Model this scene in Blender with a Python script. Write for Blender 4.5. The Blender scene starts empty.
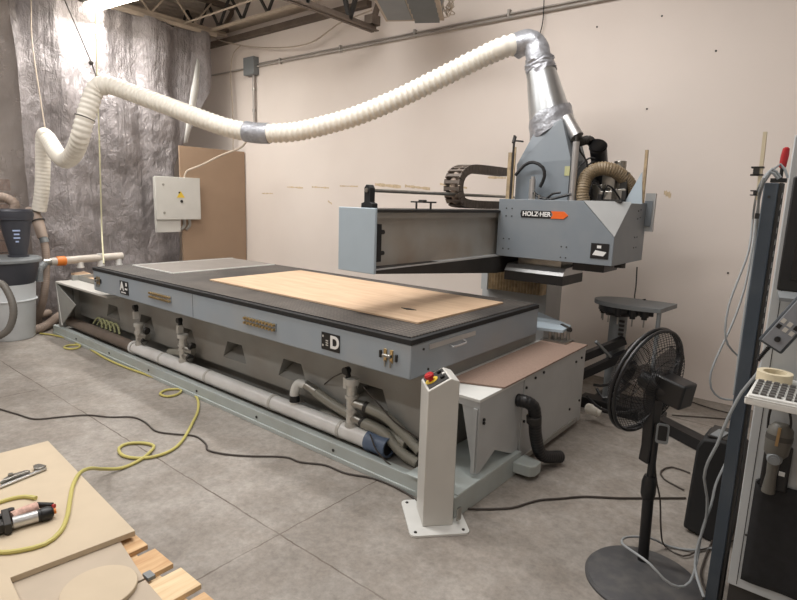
import bpy, bmesh, math, random
from mathutils import Vector, Matrix, noise
random.seed(7)
sc = bpy.context.scene
COL = sc.collection
PI = math.pi
H = 1.65

# ------------------------------------------------------------------ materials
def lin(c):
    r = []
    for v in c:
        v /= 255.0
        r.append(v/12.92 if v <= 0.04045 else ((v+0.055)/1.055)**2.4)
    return (*r, 1)

MATS = {}
def mat(name, col, rough=0.5, metal=0.0, var=0.12, scale=6.0, bump=0.0, bscale=60.0, dust=None, damt=0.0, dscale=3.0, spec=0.5, coat=0.0):
    """a surface with a mottled colour, an optional layer of dust or stain and an optional fine bump"""
    m = bpy.data.materials.new(name); m.use_nodes = True
    nt = m.node_tree; N = nt.nodes; L = nt.links; b = N['Principled BSDF']
    tc = N.new('ShaderNodeTexCoord')
    n = N.new('ShaderNodeTexNoise'); n.inputs['Scale'].default_value = scale; n.inputs['Detail'].default_value = 6
    L.new(tc.outputs['Object'], n.inputs['Vector'])
    r = N.new('ShaderNodeValToRGB'); c = lin(col)
    r.color_ramp.elements[0].position = 0.3; r.color_ramp.elements[1].position = 0.7
    r.color_ramp.elements[0].color = (*[v*(1-var) for v in c[:3]], 1)
    r.color_ramp.elements[1].color = (*[min(1, v*(1+var)) for v in c[:3]], 1)
    L.new(n.outputs['Fac'], r.inputs['Fac']); out = r.outputs['Color']
    if dust:
        n2 = N.new('ShaderNodeTexNoise'); n2.inputs['Scale'].default_value = dscale; n2.inputs['Detail'].default_value = 8
        L.new(tc.outputs['Object'], n2.inputs['Vector'])
        mr = N.new('ShaderNodeMapRange'); mr.inputs[1].default_value = 0.45; mr.inputs[2].default_value = 0.75
        mr.inputs[3].default_value = 0; mr.inputs[4].default_value = damt
        L.new(n2.outputs['Fac'], mr.inputs[0])
        mx = N.new('ShaderNodeMix'); mx.data_type = 'RGBA'
        L.new(mr.outputs[0], mx.inputs[0]); L.new(out, mx.inputs[6]); mx.inputs[7].default_value = lin(dust)
        out = mx.outputs[2]
    L.new(out, b.inputs['Base Color'])
    b.inputs['Roughness'].default_value = rough; b.inputs['Metallic'].default_value = metal
    b.inputs['Specular IOR Level'].default_value = spec; b.inputs['Coat Weight'].default_value = coat
    if bump:
        n3 = N.new('ShaderNodeTexNoise'); n3.inputs['Scale'].default_value = bscale; n3.inputs['Detail'].default_value = 5
        L.new(tc.outputs['Object'], n3.inputs['Vector'])
        bp = N.new('ShaderNodeBump'); bp.inputs['Strength'].default_value = bump; bp.inputs['Distance'].default_value = 0.01
        L.new(n3.outputs['Fac'], bp.inputs['Height']); L.new(bp.outputs[0], b.inputs['Normal'])
    MATS[name] = m
    return m

blue = mat('blue_grey_paint', (150,160,169), 0.38, 0, 0.04, dust=(160,148,130), damt=0.25)
bluel = mat('pale_blue_paint', (172,186,196), 0.4, 0, 0.03)
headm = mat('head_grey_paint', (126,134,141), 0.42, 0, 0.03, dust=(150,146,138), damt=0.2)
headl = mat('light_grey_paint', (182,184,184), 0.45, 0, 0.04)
base = mat('dusty_grey_paint', (150,150,146), 0.55, 0, 0.06, dust=(142,130,116), damt=0.6, dscale=2)
beamm = mat('beam_grey_paint', (176,184,182), 0.45, 0, 0.04, dust=(150,140,124), damt=0.35, dscale=4)
webm = mat('worn_steel_paint', (176,174,168), 0.5, 0.1, 0.06, dust=(150,112,66), damt=0.5, dscale=2.2)
postw = mat('off_white_paint', (196,194,188), 0.4, 0, 0.03)
white = mat('white_paint', (214,214,210), 0.45, 0, 0.03)
blk = mat('black_plastic', (22,22,24), 0.4, 0, 0.15)
blkm = mat('black_rubber', (28,28,29), 0.7, 0, 0.2)
blkg = mat('glossy_black', (10,10,12), 0.12, 0, 0.1)
dark = mat('dark_grey_steel', (52,50,48), 0.6, 0.2, 0.2)
steel = mat('steel', (160,158,152), 0.3, 0.9, 0.12, scale=20)
alu = mat('aluminium', (200,200,200), 0.32, 0.85, 0.06, scale=14)
duct = mat('galvanised_sheet', (196,200,202), 0.28, 0.85, 0.06, scale=5, bump=0.05, bscale=9)
tape = mat('silver_duct_tape', (166,168,174), 0.36, 0.55, 0.16, scale=28, bump=0.9, bscale=26)
brass = mat('brass', (190,164,120), 0.3, 0.85, 0.15, scale=30)
hosew = mat('white_flexible_hose', (222,217,206), 0.5, 0, 0.04)
hoset = mat('tan_hose', (150,134,122), 0.6, 0, 0.1)
hoseg = mat('grey_suction_hose', (138,136,126), 0.4, 0, 0.08)
hosebr = mat('brown_ribbed_hose', (130,114,90), 0.5, 0, 0.12)
pvc = mat('white_pipe', (226,226,224), 0.32, 0, 0.03, dust=(150,138,124), damt=0.25, dscale=5)
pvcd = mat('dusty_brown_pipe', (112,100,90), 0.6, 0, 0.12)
capb = mat('blue_grey_cap', (92,108,132), 0.4, 0, 0.06)
orange = mat('orange_rubber', (224,128,48), 0.45, 0, 0.06)
orangep = mat('orange_print', (228,104,40), 0.4, 0, 0.03)
red = mat('red_plastic', (176,34,38), 0.35, 0, 0.05)
yel = mat('yellow_plastic', (222,190,60), 0.45, 0, 0.05)
wpr = mat('white_print', (228,228,226), 0.5, 0, 0.02)
mdf = mat('mdf', (206,178,140), 0.7, 0, 0.03, scale=3, bump=0.06, bscale=200)
mdfb = mat('brown_mdf', (156,132,110), 0.75, 0, 0.05, scale=2)
mdfe = mat('pale_mdf', (192,176,152), 0.75, 0, 0.04)
tanb = mat('brown_cork_board', (142,120,107), 0.75, 0, 0.12, scale=90, bump=0.15, bscale=150)
tanc = mat('tan_strips', (166,146,116), 0.6, 0, 0.25, scale=24)
yhose = mat('yellow_air_hose', (188,178,104), 0.45, 0, 0.06)
ystr = mat('pale_yellow_cord', (196,192,160), 0.6, 0, 0.05)
cordb = mat('black_cord', (64,57,52), 0.6, 0, 0.1)
cordg = mat('grey_cable', (150,154,156), 0.45, 0, 0.05)
bluep = mat('dark_blue_grey_paint', (54,64,74), 0.45, 0, 0.08, dust=(110,112,112), damt=0.25)
consw = mat('console_white', (176,180,182), 0.45, 0, 0.03)
fabric = mat('black_cloth', (24,24,26), 0.85, 0, 0.25, scale=40)
fanb = mat('fan_base_grey', (74,74,76), 0.5, 0.1, 0.1, dust=(120,116,110), damt=0.35, dscale=14)
trussm = mat('truss_brown_steel', (104,92,82), 0.6, 0.2, 0.2)
rodm = mat('pale_steel_rod', (176,162,146), 0.6, 0, 0.1)
conduit = mat('conduit_steel', (170,164,158), 0.5, 0.2, 0.08)
deckm = mat('deck_tan', (190,180,168), 0.7, 0, 0.12, scale=4)
scar = mat('plaster_scar', (200,180,150), 0.8, 0, 0.18, scale=34)
masking = mat('masking_tape', (214,202,174), 0.6, 0, 0.04)
pinkc = mat('pinkish_cloth', (196,160,146), 0.8, 0, 0.25, scale=60, bump=0.3, bscale=80)
lumber = mat('pinkish_lumber', (186,152,134), 0.75, 0, 0.14, scale=5)
cyclm = mat('cyclone_dark_plastic', (60,62,70), 0.45, 0, 0.06)
drumg = mat('drum_grey', (120,124,126), 0.5, 0, 0.06)
drumw = mat('drum_white', (198,202,204), 0.45, 0, 0.05)
keycap = mat('dark_keycap', (92,90,88), 0.6, 0, 0.08)
pendg = mat('pendant_grey', (136,140,146), 0.45, 0, 0.04)
pendd = mat('pendant_edge', (66,72,78), 0.5, 0, 0.06)

def streaky(name, a, b_, rough, stretch, scale=4.0, bump=0.0):
    m = bpy.data.materials.new(name); m.use_nodes = True
    nt = m.node_tree; N = nt.nodes; L = nt.links; b = N['Principled BSDF']
    tc = N.new('ShaderNodeTexCoord'); mp = N.new('ShaderNodeMapping'); mp.inputs['Scale'].default_value = stretch
    n = N.new('ShaderNodeTexNoise'); n.inputs['Scale'].default_value = scale; n.inputs['Detail'].default_value = 8; n.inputs['Distortion'].default_value = 0.6
    r = N.new('ShaderNodeValToRGB'); r.color_ramp.elements[0].position = .35; r.color_ramp.elements[1].position = .68
    r.color_ramp.elements[0].color = lin(a); r.color_ramp.elements[1].color = lin(b_)
    L.new(tc.outputs['Object'], mp.inputs[0]); L.new(mp.outputs[0], n.inputs['Vector']); L.new(n.outputs['Fac'], r.inputs['Fac'])
    L.new(r.outputs[0], b.inputs['Base Color']); b.inputs['Roughness'].default_value = rough
    return m
plywood = streaky('birch_plywood', (198,168,138), (214,186,156), 0.6, (0.6,5,5))
pine = streaky('pine_board', (190,150,108), (216,184,142), 0.7, (9,1,9))
pine2 = streaky('pale_pine_board', (208,178,138), (226,202,164), 0.7, (9,1,9))

def floor_material():
    m = bpy.data.materials.new('worn_concrete'); m.use_nodes = True
    nt = m.node_tree; N = nt.nodes; L = nt.links; b = N['Principled BSDF']
    tc = N.new('ShaderNodeTexCoord')
    def noise_(s, d=8, rough=.6):
        n = N.new('ShaderNodeTexNoise'); n.inputs['Scale'].default_value = s; n.inputs['Detail'].default_value = d; n.inputs['Roughness'].default_value = rough
        L.new(tc.outputs['Object'], n.inputs['Vector']); return n.outputs['Fac']
    r = N.new('ShaderNodeValToRGB'); cr = r.color_ramp
    cr.elements[0].position = .3; cr.elements[0].color = lin((134,128,121)); cr.elements[1].position = .72; cr.elements[1].color = lin((170,164,157))
    L.new(noise_(1.3, 10), r.inputs['Fac'])
    r2 = N.new('ShaderNodeValToRGB'); r2.color_ramp.elements[0].position = .36; r2.color_ramp.elements[0].color = (.74,.73,.72,1)
    r2.color_ramp.elements[1].position = .64; r2.color_ramp.elements[1].color = (1.08,1.07,1.06,1)
    L.new(noise_(26, 10, .75), r2.inputs['Fac'])
    mu = N.new('ShaderNodeMix'); mu.data_type = 'RGBA'; mu.blend_type = 'MULTIPLY'; mu.inputs[0].default_value = 1
    L.new(r.outputs[0], mu.inputs[6]); L.new(r2.outputs[0], mu.inputs[7])
    r3 = N.new('ShaderNodeValToRGB'); r3.color_ramp.elements[0].position = .42; r3.color_ramp.elements[0].color = (.86,.84,.82,1)
    r3.color_ramp.elements[1].position = .58; r3.color_ramp.elements[1].color = (1,1,1,1)
    L.new(noise_(4.5, 6, .6), r3.inputs['Fac'])
    mu2 = N.new('ShaderNodeMix'); mu2.data_type = 'RGBA'; mu2.blend_type = 'MULTIPLY'; mu2.inputs[0].default_value = 1
    L.new(mu.outputs[2], mu2.inputs[6]); L.new(r3.outputs[0], mu2.inputs[7])
    # sawn joints: a 3.1 m grid
    sx = N.new('ShaderNodeSeparateXYZ'); L.new(tc.outputs['Object'], sx.inputs[0])
    wob = noise_(9, 4)
    def joint(sock, off):
        a = N.new('ShaderNodeMath'); a.operation = 'ADD'; a.inputs[1].default_value = off; L.new(sock, a.inputs[0])
        w = N.new('ShaderNodeMath'); w.operation = 'MULTIPLY_ADD'; w.inputs[1].default_value = .02; L.new(wob, w.inputs[0]); L.new(a.outputs[0], w.inputs[2])
        p = N.new('ShaderNodeMath'); p.operation = 'PINGPONG'; p.inputs[1].default_value = 1.55; L.new(w.outputs[0], p.inputs[0])
        l = N.new('ShaderNodeMath'); l.operation = 'LESS_THAN'; l.inputs[1].default_value = .0042; L.new(p.outputs[0], l.inputs[0])
        return l.outputs[0]
    jx = joint(sx.outputs[0], 2.0-2.9 + 3.1*8); jy = joint(sx.outputs[1], -1.6+.87 + 3.1*8)
    mxm = N.new('ShaderNodeMath'); mxm.operation = 'MAXIMUM'; L.new(jx, mxm.inputs[0]); L.new(jy, mxm.inputs[1])
    brk = N.new('ShaderNodeMapRange'); brk.inputs[1].default_value = .3; brk.inputs[2].default_value = .55; brk.inputs[3].default_value = .35; brk.inputs[4].default_value = .95
    L.new(noise_(3.1, 3), brk.inputs[0])
    jm = N.new('ShaderNodeMath'); jm.operation = 'MULTIPLY'; L.new(mxm.outputs[0], jm.inputs[0]); L.new(brk.outputs[0], jm.inputs[1])
    mj = N.new('ShaderNodeMix'); mj.data_type = 'RGBA'; L.new(jm.outputs[0], mj.inputs[0]); L.new(mu2.outputs[2], mj.inputs[6]); mj.inputs[7].default_value = lin((88,76,66))
    L.new(mj.outputs[2], b.inputs['Base Color']); b.inputs['Roughness'].default_value = .62
    bp = N.new('ShaderNodeBump'); bp.inputs['Strength'].default_value = .12; bp.inputs['Distance'].default_value = .006
    L.new(noise_(50, 8), bp.inputs['Height']); L.new(bp.outputs[0], b.inputs['Normal'])
    return m

def wall_material():
    m = mat('painted_wall', (224,214,206), 0.75, 0, 0.025, scale=0.9, dust=(204,190,180), damt=0.3, dscale=0.7, bump=0.05, bscale=30)
    return m

def curtain_material(name, col, alpha, metal, rough, bumpd=.02):
    """crumpled plastic sheeting: creases come from the bump of ridged noise"""
    m = bpy.data.materials.new(name); m.use_nodes = True
    nt = m.node_tree; N = nt.nodes; L = nt.links; b = N['Principled BSDF']; out = N['Material Output']
    tc = N.new('ShaderNodeTexCoord')
    def ridge(scale, stretch, dist):
        mp = N.new('ShaderNodeMapping'); mp.inputs['Scale'].default_value = stretch; L.new(tc.outputs['Object'], mp.inputs[0])
        n = N.new('ShaderNodeTexNoise'); n.inputs['Scale'].default_value = scale; n.inputs['Detail'].default_value = 5; n.inputs['Roughness'].default_value = .6; n.inputs['Distortion'].default_value = dist
        L.new(mp.outputs[0], n.inputs['Vector'])
        a = N.new('ShaderNodeMath'); a.operation = 'SUBTRACT'; a.inputs[1].default_value = .5; L.new(n.outputs['Fac'], a.inputs[0])
        c = N.new('ShaderNodeMath'); c.operation = 'ABSOLUTE'; L.new(a.outputs[0], c.inputs[0])
        q = N.new('ShaderNodeMath'); q.operation = 'POWER'; q.inputs[1].default_value = .6; L.new(c.outputs[0], q.inputs[0]); return q.outputs[0]
    r1, r2, r3 = ridge(4.5, (1,1.2,.7), .6), ridge(14, (1,1,.9), .8), ridge(1.6, (1,3.2,.25), .4)
    a1 = N.new('ShaderNodeMath'); a1.operation = 'MULTIPLY_ADD'; a1.inputs[1].default_value = .45; L.new(r2, a1.inputs[0]); L.new(r1, a1.inputs[2])
    a2 = N.new('ShaderNodeMath'); a2.operation = 'MULTIPLY_ADD'; a2.inputs[1].default_value = 1.2; L.new(r3, a2.inputs[0]); L.new(a1.outputs[0], a2.inputs[2])
    bp = N.new('ShaderNodeBump'); bp.inputs['Strength'].default_value = 1; bp.inputs['Distance'].default_value = bumpd*1.5
    L.new(a2.outputs[0], bp.inputs['Height']); L.new(bp.outputs[0], b.inputs['Normal'])
    v = N.new('ShaderNodeTexNoise'); v.inputs['Scale'].default_value = 5; v.inputs['Detail'].default_value = 10; v.inputs['Roughness'].default_value = .7; L.new(tc.outputs['Object'], v.inputs['Vector'])
    r = N.new('ShaderNodeValToRGB'); r.color_ramp.elements[0].position = .35; r.color_ramp.elements[1].position = .68
    c = lin(col); r.color_ramp.elements[0].color = (*[x*.80 for x in c[:3]],1); r.color_ramp.elements[1].color = (*[min(1,x*1.2) for x in c[:3]],1)
    L.new(v.outputs['Fac'], r.inputs['Fac']); L.new(r.outputs[0], b.inputs['Base Color'])
    b.inputs['Roughness'].default_value = rough; b.inputs['Metallic'].default_value = metal
    t = N.new('ShaderNodeBsdfTransparent'); mx = N.new('ShaderNodeMixShader'); mx.inputs[0].default_value = alpha
    L.new(t.outputs[0], mx.inputs[1]); L.new(b.outputs[0], mx.inputs[2]); L.new(mx.outputs[0], out.inputs['Surface'])
    return m

def grid_material():
    m = bpy.data.materials.new('black_grid_board'); m.use_nodes = True
    nt = m.node_tree; N = nt.nodes; L = nt.links; b = N['Principled BSDF']
    tc = N.new('ShaderNodeTexCoord'); sx = N.new('ShaderNodeSeparateXYZ'); L.new(tc.outputs['Object'], sx.inputs[0])
    def ln(s):
        p = N.new('ShaderNodeMath'); p.operation = 'PINGPONG'; p.inputs[1].default_value = .015; L.new(s, p.inputs[0])
        l = N.new('ShaderNodeMath'); l.operation = 'LESS_THAN'; l.inputs[1].default_value = .0035; L.new(p.outputs[0], l.inputs[0]); return l.outputs[0]
    mx = N.new('ShaderNodeMath'); mx.operation = 'MAXIMUM'; L.new(ln(sx.outputs[0]), mx.inputs[0]); L.new(ln(sx.outputs[1]), mx.inputs[1])
    n = N.new('ShaderNodeTexNoise'); n.inputs['Scale'].default_value = 2.6; n.inputs['Detail'].default_value = 8; L.new(tc.outputs['Object'], n.inputs['Vector'])
    r = N.new('ShaderNodeValToRGB'); r.color_ramp.elements[0].position = .35; r.color_ramp.elements[1].position = .7
    r.color_ramp.elements[0].color = lin((70,67,64)); r.color_ramp.elements[1].color = lin((116,109,102)); L.new(n.outputs['Fac'], r.inputs['Fac'])
    mi = N.new('ShaderNodeMix'); mi.data_type = 'RGBA'; L.new(mx.outputs[0], mi.inputs[0]); L.new(r.outputs[0], mi.inputs[6]); mi.inputs[7].default_value = lin((30,28,28))
    L.new(mi.outputs[2], b.inputs['Base Color']); b.inputs['Roughness'].default_value = .55
    return m

# ------------------------------------------------------------------ mesh helpers
WL = {}
def V(*a): return Vector(a[0] if len(a) == 1 else a)

class MB:
    def __init__(s): s.v = []; s.f = []
    def add(s, vs, fs):
        o = len(s.v); s.v += [tuple(v) for v in vs]; s.f += [tuple(i+o for i in f) for f in fs]; return s
    def box(s, x0, x1, y0, y1, z0, z1):
        return s.obox(((x0+x1)/2, (y0+y1)/2, (z0+z1)/2), (1,0,0), (0,1,0), (0,0,1), abs(x1-x0)/2, abs(y1-y0)/2, abs(z1-z0)/2)
    def obox(s, c, ax, ay, az, hx, hy, hz):
        c = V(c); ax = V(ax).normalized()*hx; ay = V(ay).normalized()*hy; az = V(az).normalized()*hz
        vs = [c+ax*i+ay*j+az*k for k in (-1,1) for j in (-1,1) for i in (-1,1)]
        return s.add(vs, [(0,2,3,1),(4,5,7,6),(0,1,5,4),(2,6,7,3),(0,4,6,2),(1,3,7,5)])
    def beam(s, p, q, w, h, up=(0,0,1)):
        p, q = V(p), V(q); d = (q-p); l = d.length; d.normalize(); u = V(up); sd = d.cross(u)
        if sd.length < 1e-4: sd = d.cross(V(1,0,0))
        sd.normalize(); u = sd.cross(d)
        return s.obox((p+q)/2, d, sd, u, l/2, w/2, h/2)
    def prism(s, poly, ext):
        n = len(poly); e = V(ext); a = [V(p) for p in poly]
        return s.add(a+[p+e for p in a], [tuple(range(n-1,-1,-1)), tuple(range(n,2*n))]+[(i,(i+1)%n,(i+1)%n+n,i+n) for i in range(n)])
    def cyl(s, p, q, r0, r1=None, n=20, caps=True):
        r1 = r0 if r1 is None else r1
        return s.sweep([p, q], [r0, r1], n, caps)
    def sweep(s, pts, rad, n=12, caps=True, closed=False):
        pts = [V(p) for p in pts]; m = len(pts)
        if not hasattr(rad, '__len__'): rad = [rad]*m
        tang = []
        for i in range(m):
            if closed: t = pts[(i+1)%m]-pts[i-1]
            else:
                t = V(0,0,0)
                if i > 0: t += (pts[i]-pts[i-1]).normalized() if (pts[i]-pts[i-1]).length > 1e-9 else V(0,0,0)
                if i < m-1: t += (pts[i+1]-pts[i]).normalized() if (pts[i+1]-pts[i]).length > 1e-9 else V(0,0,0)
            if t.length < 1e-9: t = tang[-1] if tang else V(0,0,1)
            tang.append(t.normalized())
        a = V(0,0,1) if abs(tang[0].z) < .9 else V(1,0,0)
        u = (a - tang[0]*a.dot(tang[0])).normalized(); vs = []
        for i in range(m):
            u = (u - tang[i]*u.dot(tang[i]))
            u = u.normalized() if u.length > 1e-6 else tang[i].orthogonal().normalized()
            w = tang[i].cross(u)
            for k in range(n):
                th = 2*PI*k/n; vs.append(pts[i]+(u*math.cos(th)+w*math.sin(th))*rad[i])
        fs = []
        for i in range(m if closed else m-1):
            j = (i+1)%m
            for k in range(n): fs.append((i*n+k, i*n+(k+1)%n, j*n+(k+1)%n, j*n+k))
        if caps and not closed: fs.append(tuple(range(n-1,-1,-1))); fs.append(tuple(range((m-1)*n, m*n)))
        return s.add(vs, fs)
    def lathe(s, c, prof, n=32, axis=(0,0,1), caps=True):
        c = V(c); ax = V(axis).normalized(); u = ax.orthogonal().normalized(); w = ax.cross(u); vs = []
        for r, h in prof:
            for k in range(n):
                th = 2*PI*k/n; vs.append(c+ax*h+(u*math.cos(th)+w*math.sin(th))*max(r,1e-4))
        m = len(prof); fs = [(i*n+k, i*n+(k+1)%n, (i+1)*n+(k+1)%n, (i+1)*n+k) for i in range(m-1) for k in range(n)]
        if caps: fs.append(tuple(range(n-1,-1,-1))); fs.append(tuple(range((m-1)*n, m*n)))
        return s.add(vs, fs)
    def torus(s, c, axis, R, r, n=48, k=8, sy=1.0):
        ax = V(axis).normalized(); u = ax.orthogonal().normalized(); w = ax.cross(u)
        return s.sweep([V(c)+(u*math.cos(2*PI*i/n)+w*math.sin(2*PI*i/n))*R for i in range(n)], r, k, closed=True)
    def ball(s, c, r, n=12):
        return s.lathe(c, [(r*math.sin(PI*i/8), -r*math.cos(PI*i/8)) for i in range(9)], n, caps=False)
    def build(s, name, m, parent=None, bevel=0, smooth=35, kind=None):
        me = bpy.data.meshes.new(name); me.from_pydata(s.v, [], s.f)
        bm = bmesh.new(); bm.from_mesh(me); bmesh.ops.recalc_face_normals(bm, faces=bm.faces); bm.to_mesh(me); bm.free()
        if smooth:
            for p in me.polygons: p.use_smooth = True
            me.set_sharp_from_angle(angle=math.radians(smooth))
        me.materials.append(m); o = bpy.data.objects.new(name, me); COL.objects.link(o); place(o, parent)
        if bevel:
            b = o.modifiers.new('b', 'BEVEL'); b.width = bevel; b.segments = 2; b.limit_method = 'ANGLE'; b.angle_limit = .6
        if kind: o['kind'] = kind
        return o

def place(o, parent):
    if parent is None:
        vs = o.data.vertices; xs = [v.co.x for v in vs]; ys = [v.co.y for v in vs]; zs = [v.co.z for v in vs]
        c = V((min(xs)+max(xs))/2, (min(ys)+max(ys))/2, min(zs))
        o.data.transform(Matrix.Translation(-c)); o.location = c; WL[o] = c
    else:
        o.parent = parent; o.matrix_parent_inverse = Matrix.Translation(-WL[parent]); WL[o] = V(0,0,0)

def thing(name, label, cat, loc, group=None):
    o = bpy.data.objects.new(name, None); COL.objects.link(o); o.location = loc; o.empty_display_size = .1; WL[o] = V(loc)
    return tag(o, label, cat, group)
def tag(o, label, cat, group=None):
    o['label'] = label; o['category'] = cat
    if group: o['group'] = group
    return o
def shift(o, d):
    o.location = o.location + V(d)

def spline(pts, step=.03, closed=False):
    pts = [V(p) for p in pts]; out = []; n = len(pts)
    for i in range(n if closed else n-1):
        if closed: p0, p1, p2, p3 = pts[i-1], pts[i], pts[(i+1)%n], pts[(i+2)%n]
        else: p0 = pts[i-1] if i else pts[0]*2-pts[1]; p1, p2 = pts[i], pts[i+1]; p3 = pts[i+2] if i+2 < n else pts[n-1]*2-pts[n-2]
        k = max(2, int((p2-p1).length/step))
        for j in range(k):
            t = j/k
            out.append(.5*((2*p1)+(p2-p0)*t+(2*p0-5*p1+4*p2-p3)*t*t+(3*p1-p0-3*p2+p3)*t**3))
    if not closed: out.append(pts[-1])
    return out
def resample(pts, step):
    out = [pts[0].copy()]; acc = 0
    for a, b in zip(pts, pts[1:]):
        l = (b-a).length; 
        while acc + l >= step:
            t = (step-acc)/l; a = a.lerp(b, t); out.append(a.copy()); l = (b-a).length; acc = 0
        acc += l
    return out
def ribbed(mb, pts, r, pitch=.03, depth=.06, n=16, caps=True):
    """a corrugated hose along a path"""
    p = resample(spline(pts, .02), pitch/4)
    rad = [r*(1 if (i%4) in (1,2) else 1-depth) for i in range(len(p))]
    return mb.sweep(p, rad, n, caps)
def cable(pts, r, n=8, step=.04): return MB().sweep(spline(pts, step), r, n)

def text(body, size, origin, right, up, m, parent, name='lettering', depth=.0015, bold=0.0):
    cu = bpy.data.curves.new('t', 'FONT'); cu.body = body; cu.size = size; cu.extrude = depth; cu.offset = bold; cu.align_x = 'CENTER'; cu.align_y = 'CENTER'
    t = bpy.data.objects.new('t', cu); COL.objects.link(t)
    me = bpy.data.meshes.new_from_object(t.evaluated_get(bpy.context.evaluated_depsgraph_get())); bpy.data.objects.remove(t)
    r, u = V(right).normalized(), V(up).normalized(); w = r.cross(u)
    me.transform(Matrix(((r.x,u.x,w.x,origin[0]),(r.y,u.y,w.y,origin[1]),(r.z,u.z,w.z,origin[2]),(0,0,0,1))))
    me.materials.clear(); me.materials.append(m); o = bpy.data.objects.new(name, me); COL.objects.link(o); place(o, parent); return o

# ------------------------------------------------------------------ camera
Mc = [[0.772012, 0.63492, 0.029551], [0.135225, -0.118639, -0.983686], [-0.621056, 0.763414, -0.177448]]
cam = bpy.data.cameras.new('camera'); cam.sensor_width = 36; cam.lens = 555.090*36/797; cam.clip_start = .05; cam.clip_end = 60
co = bpy.data.objects.new('camera', cam); COL.objects.link(co); sc.camera = co
r_, d_, f_ = Mc
co.matrix_world = Matrix(((r_[0],-d_[0],-f_[0],0),(r_[1],-d_[1],-f_[1],0),(r_[2],-d_[2],-f_[2],H),(0,0,0,1)))

# ------------------------------------------------------------------ room
XL, XR, YF, YB, ZC = -9.4, 3.6, -3.6, 5.34, 4.45
wallm = wall_material()
def struct(o): o['kind'] = 'structure'; return o
struct(MB().box(XL-.1, XR+.1, YF-.1, YB+.1, -.1, 0).build('floor', floor_material(), smooth=0))
wb = struct(MB().box(XL-.1, XR+.1, YB, YB+.15, 0, ZC+.2).build('wall_back', wallm, smooth=0))
struct(MB().box(XL-.15, XL, YF-.1, YB+.1, 0, ZC+.2).build('wall_left', wallm, smooth=0))
struct(MB().box(XR, XR+.15, YF-.1, YB+.1, 0, ZC+.2).build('wall_right', wallm, smooth=0))
struct(MB().box(XL-.1, XR+.1, YF-.15, YF, 0, ZC+.2).build('wall_front', wallm, smooth=0))
# corrugated roof deck, ribs running away from the viewer
mb = MB(); prof = []; x = XL-.1
while x < XR+.1:
    prof += [(x, ZC), (x+.10, ZC), (x+.12, ZC+.05), (x+.18, ZC+.05)]; x += .2
prof.append((x, ZC))
poly = [(px, YF-.1, pz) for px, pz in prof] + [(x, YF-.1, ZC+.12), (XL-.1, YF-.1, ZC+.12)]
n = len(prof)
vs = [(px, YF-.1, pz) for px, pz in prof] + [(px, YB+.1, pz) for px, pz in prof]
mb.add(vs, [(i, i+1, n+i+1, n+i) for i in range(n-1)])
mb.box(XL-.1, XR+.1, YF-.1, YB+.1, ZC+.07, ZC+.12)
struct(mb.build('ceiling', deckm, smooth=0))
struct(MB().box(XL, -4.9, YB-.09, YB, 3.93, 4.0).build('trim_1', trussm, smooth=0))
struct(MB().box(XL, -5.9, YB-.16, YB, 4.10, 4.16).build('trim_2', rodm, smooth=0))
# faint ledge where the upper wall steps back, and patches where brackets came off
for a, b_, t in (((-7.093,5.340,1.684),(-6.827,5.340,1.688),.02),((-6.502,5.340,1.786),(-6.151,5.340,1.776),.02),((-5.962,5.340,1.791),(-5.620,5.340,1.781),.02),((-5.409,5.340,1.809),(-5.078,5.340,1.805),.018),((-4.783,5.340,1.832),(-4.358,5.340,1.805),.035),((-4.296,5.340,1.817),(-3.920,5.340,1.786),.03),((-3.780,5.340,1.844),(-3.412,5.340,1.802),.02),((-3.152,5.340,1.916),(-2.934,5.340,1.910),.02),((-1.362,5.340,1.783),(-1.301,5.340,1.754),.05),((-5.638,5.340,1.606),(-5.559,5.340,1.568),.02)):
    k = 9; top = []; bot = []
    for i in range(k+1):
        q = V(a).lerp(V(b_), i/k); w = t*(.5+random.random()*.8)
        top.append((q.x, YB-.002, q.z+w*.6)); bot.append((q.x, YB-.002, q.z-w*.5))
    MB().prism(top+bot[::-1], (0,.004,0)).build('plaster_patch', scar, wb, smooth=0)
for q in ((-1.536,5.340,3.262),(-1.580,5.340,2.505),(-0.789,5.340,1.128),(-1.087,5.340,2.921),(-2.095,5.340,3.264)):
    MB().cyl((q[0], YB-.004, q[2]), (q[0], YB+.001, q[2]), .008).build('screw_hole', dark, wb)

# roof trusses
def truss(name, label, X, z0, y0, y1, z1=ZC-.06, pitch=.62, m1=None, wb=.035):
    t = thing(name, label, 'roof truss', (X, (y0+y1)/2, z0), 'steel roof trusses')
    c = MB(); 
    for s in (-1, 1): c.box(X+s*.035-.025, X+s*.035+.025, y0, y1, z0, z0+.01); c.box(X+s*.014-.004, X+s*.014+.004, y0, y1, z0, z0+.06)
    c.build('bottom_chord', m1 or trussm, t, smooth=0)
    c = MB(); c.box(X-.05, X+.05, y0, YB, z1, z1+.06); c.build('top_chord', trussm, t, smooth=0)
    y = y0; k = 0
    while y+pitch/2 <= y1:
        a = (X, y, z0+.03) if k%2 == 0 else (X, y, z1); b_ = (X, y+pitch/2, z1) if k%2 == 0 else (X, y+pitch/2, z0+.03)
        MB().beam(a, b_, wb, wb*1.3, (1,0,0)).build('web_bar', m1 or dark, t, smooth=0); y += pitch/2; k += 1
    MB().box(X-.06, X+.06, y1-.12, y1+.02, z0+.06, z0+.16).build('bearing_plate', trussm, t, smooth=0)
    MB().beam((X, y1-.04, z0+.1), (X, YB, z1), .05, .05, (1,0,0)).build('end_brace', trussm, t, smooth=0)
    return t
truss('roof_truss', 'dark steel roof truss ending above the middle of the pale wall', -4.60, 3.545, -3.4, 5.08)
truss('roof_truss', 'thin pale steel roof truss above the silver plastic curtain', -7.74, 3.99, -3.4, 5.20, m1=rodm, wb=.02)
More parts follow.
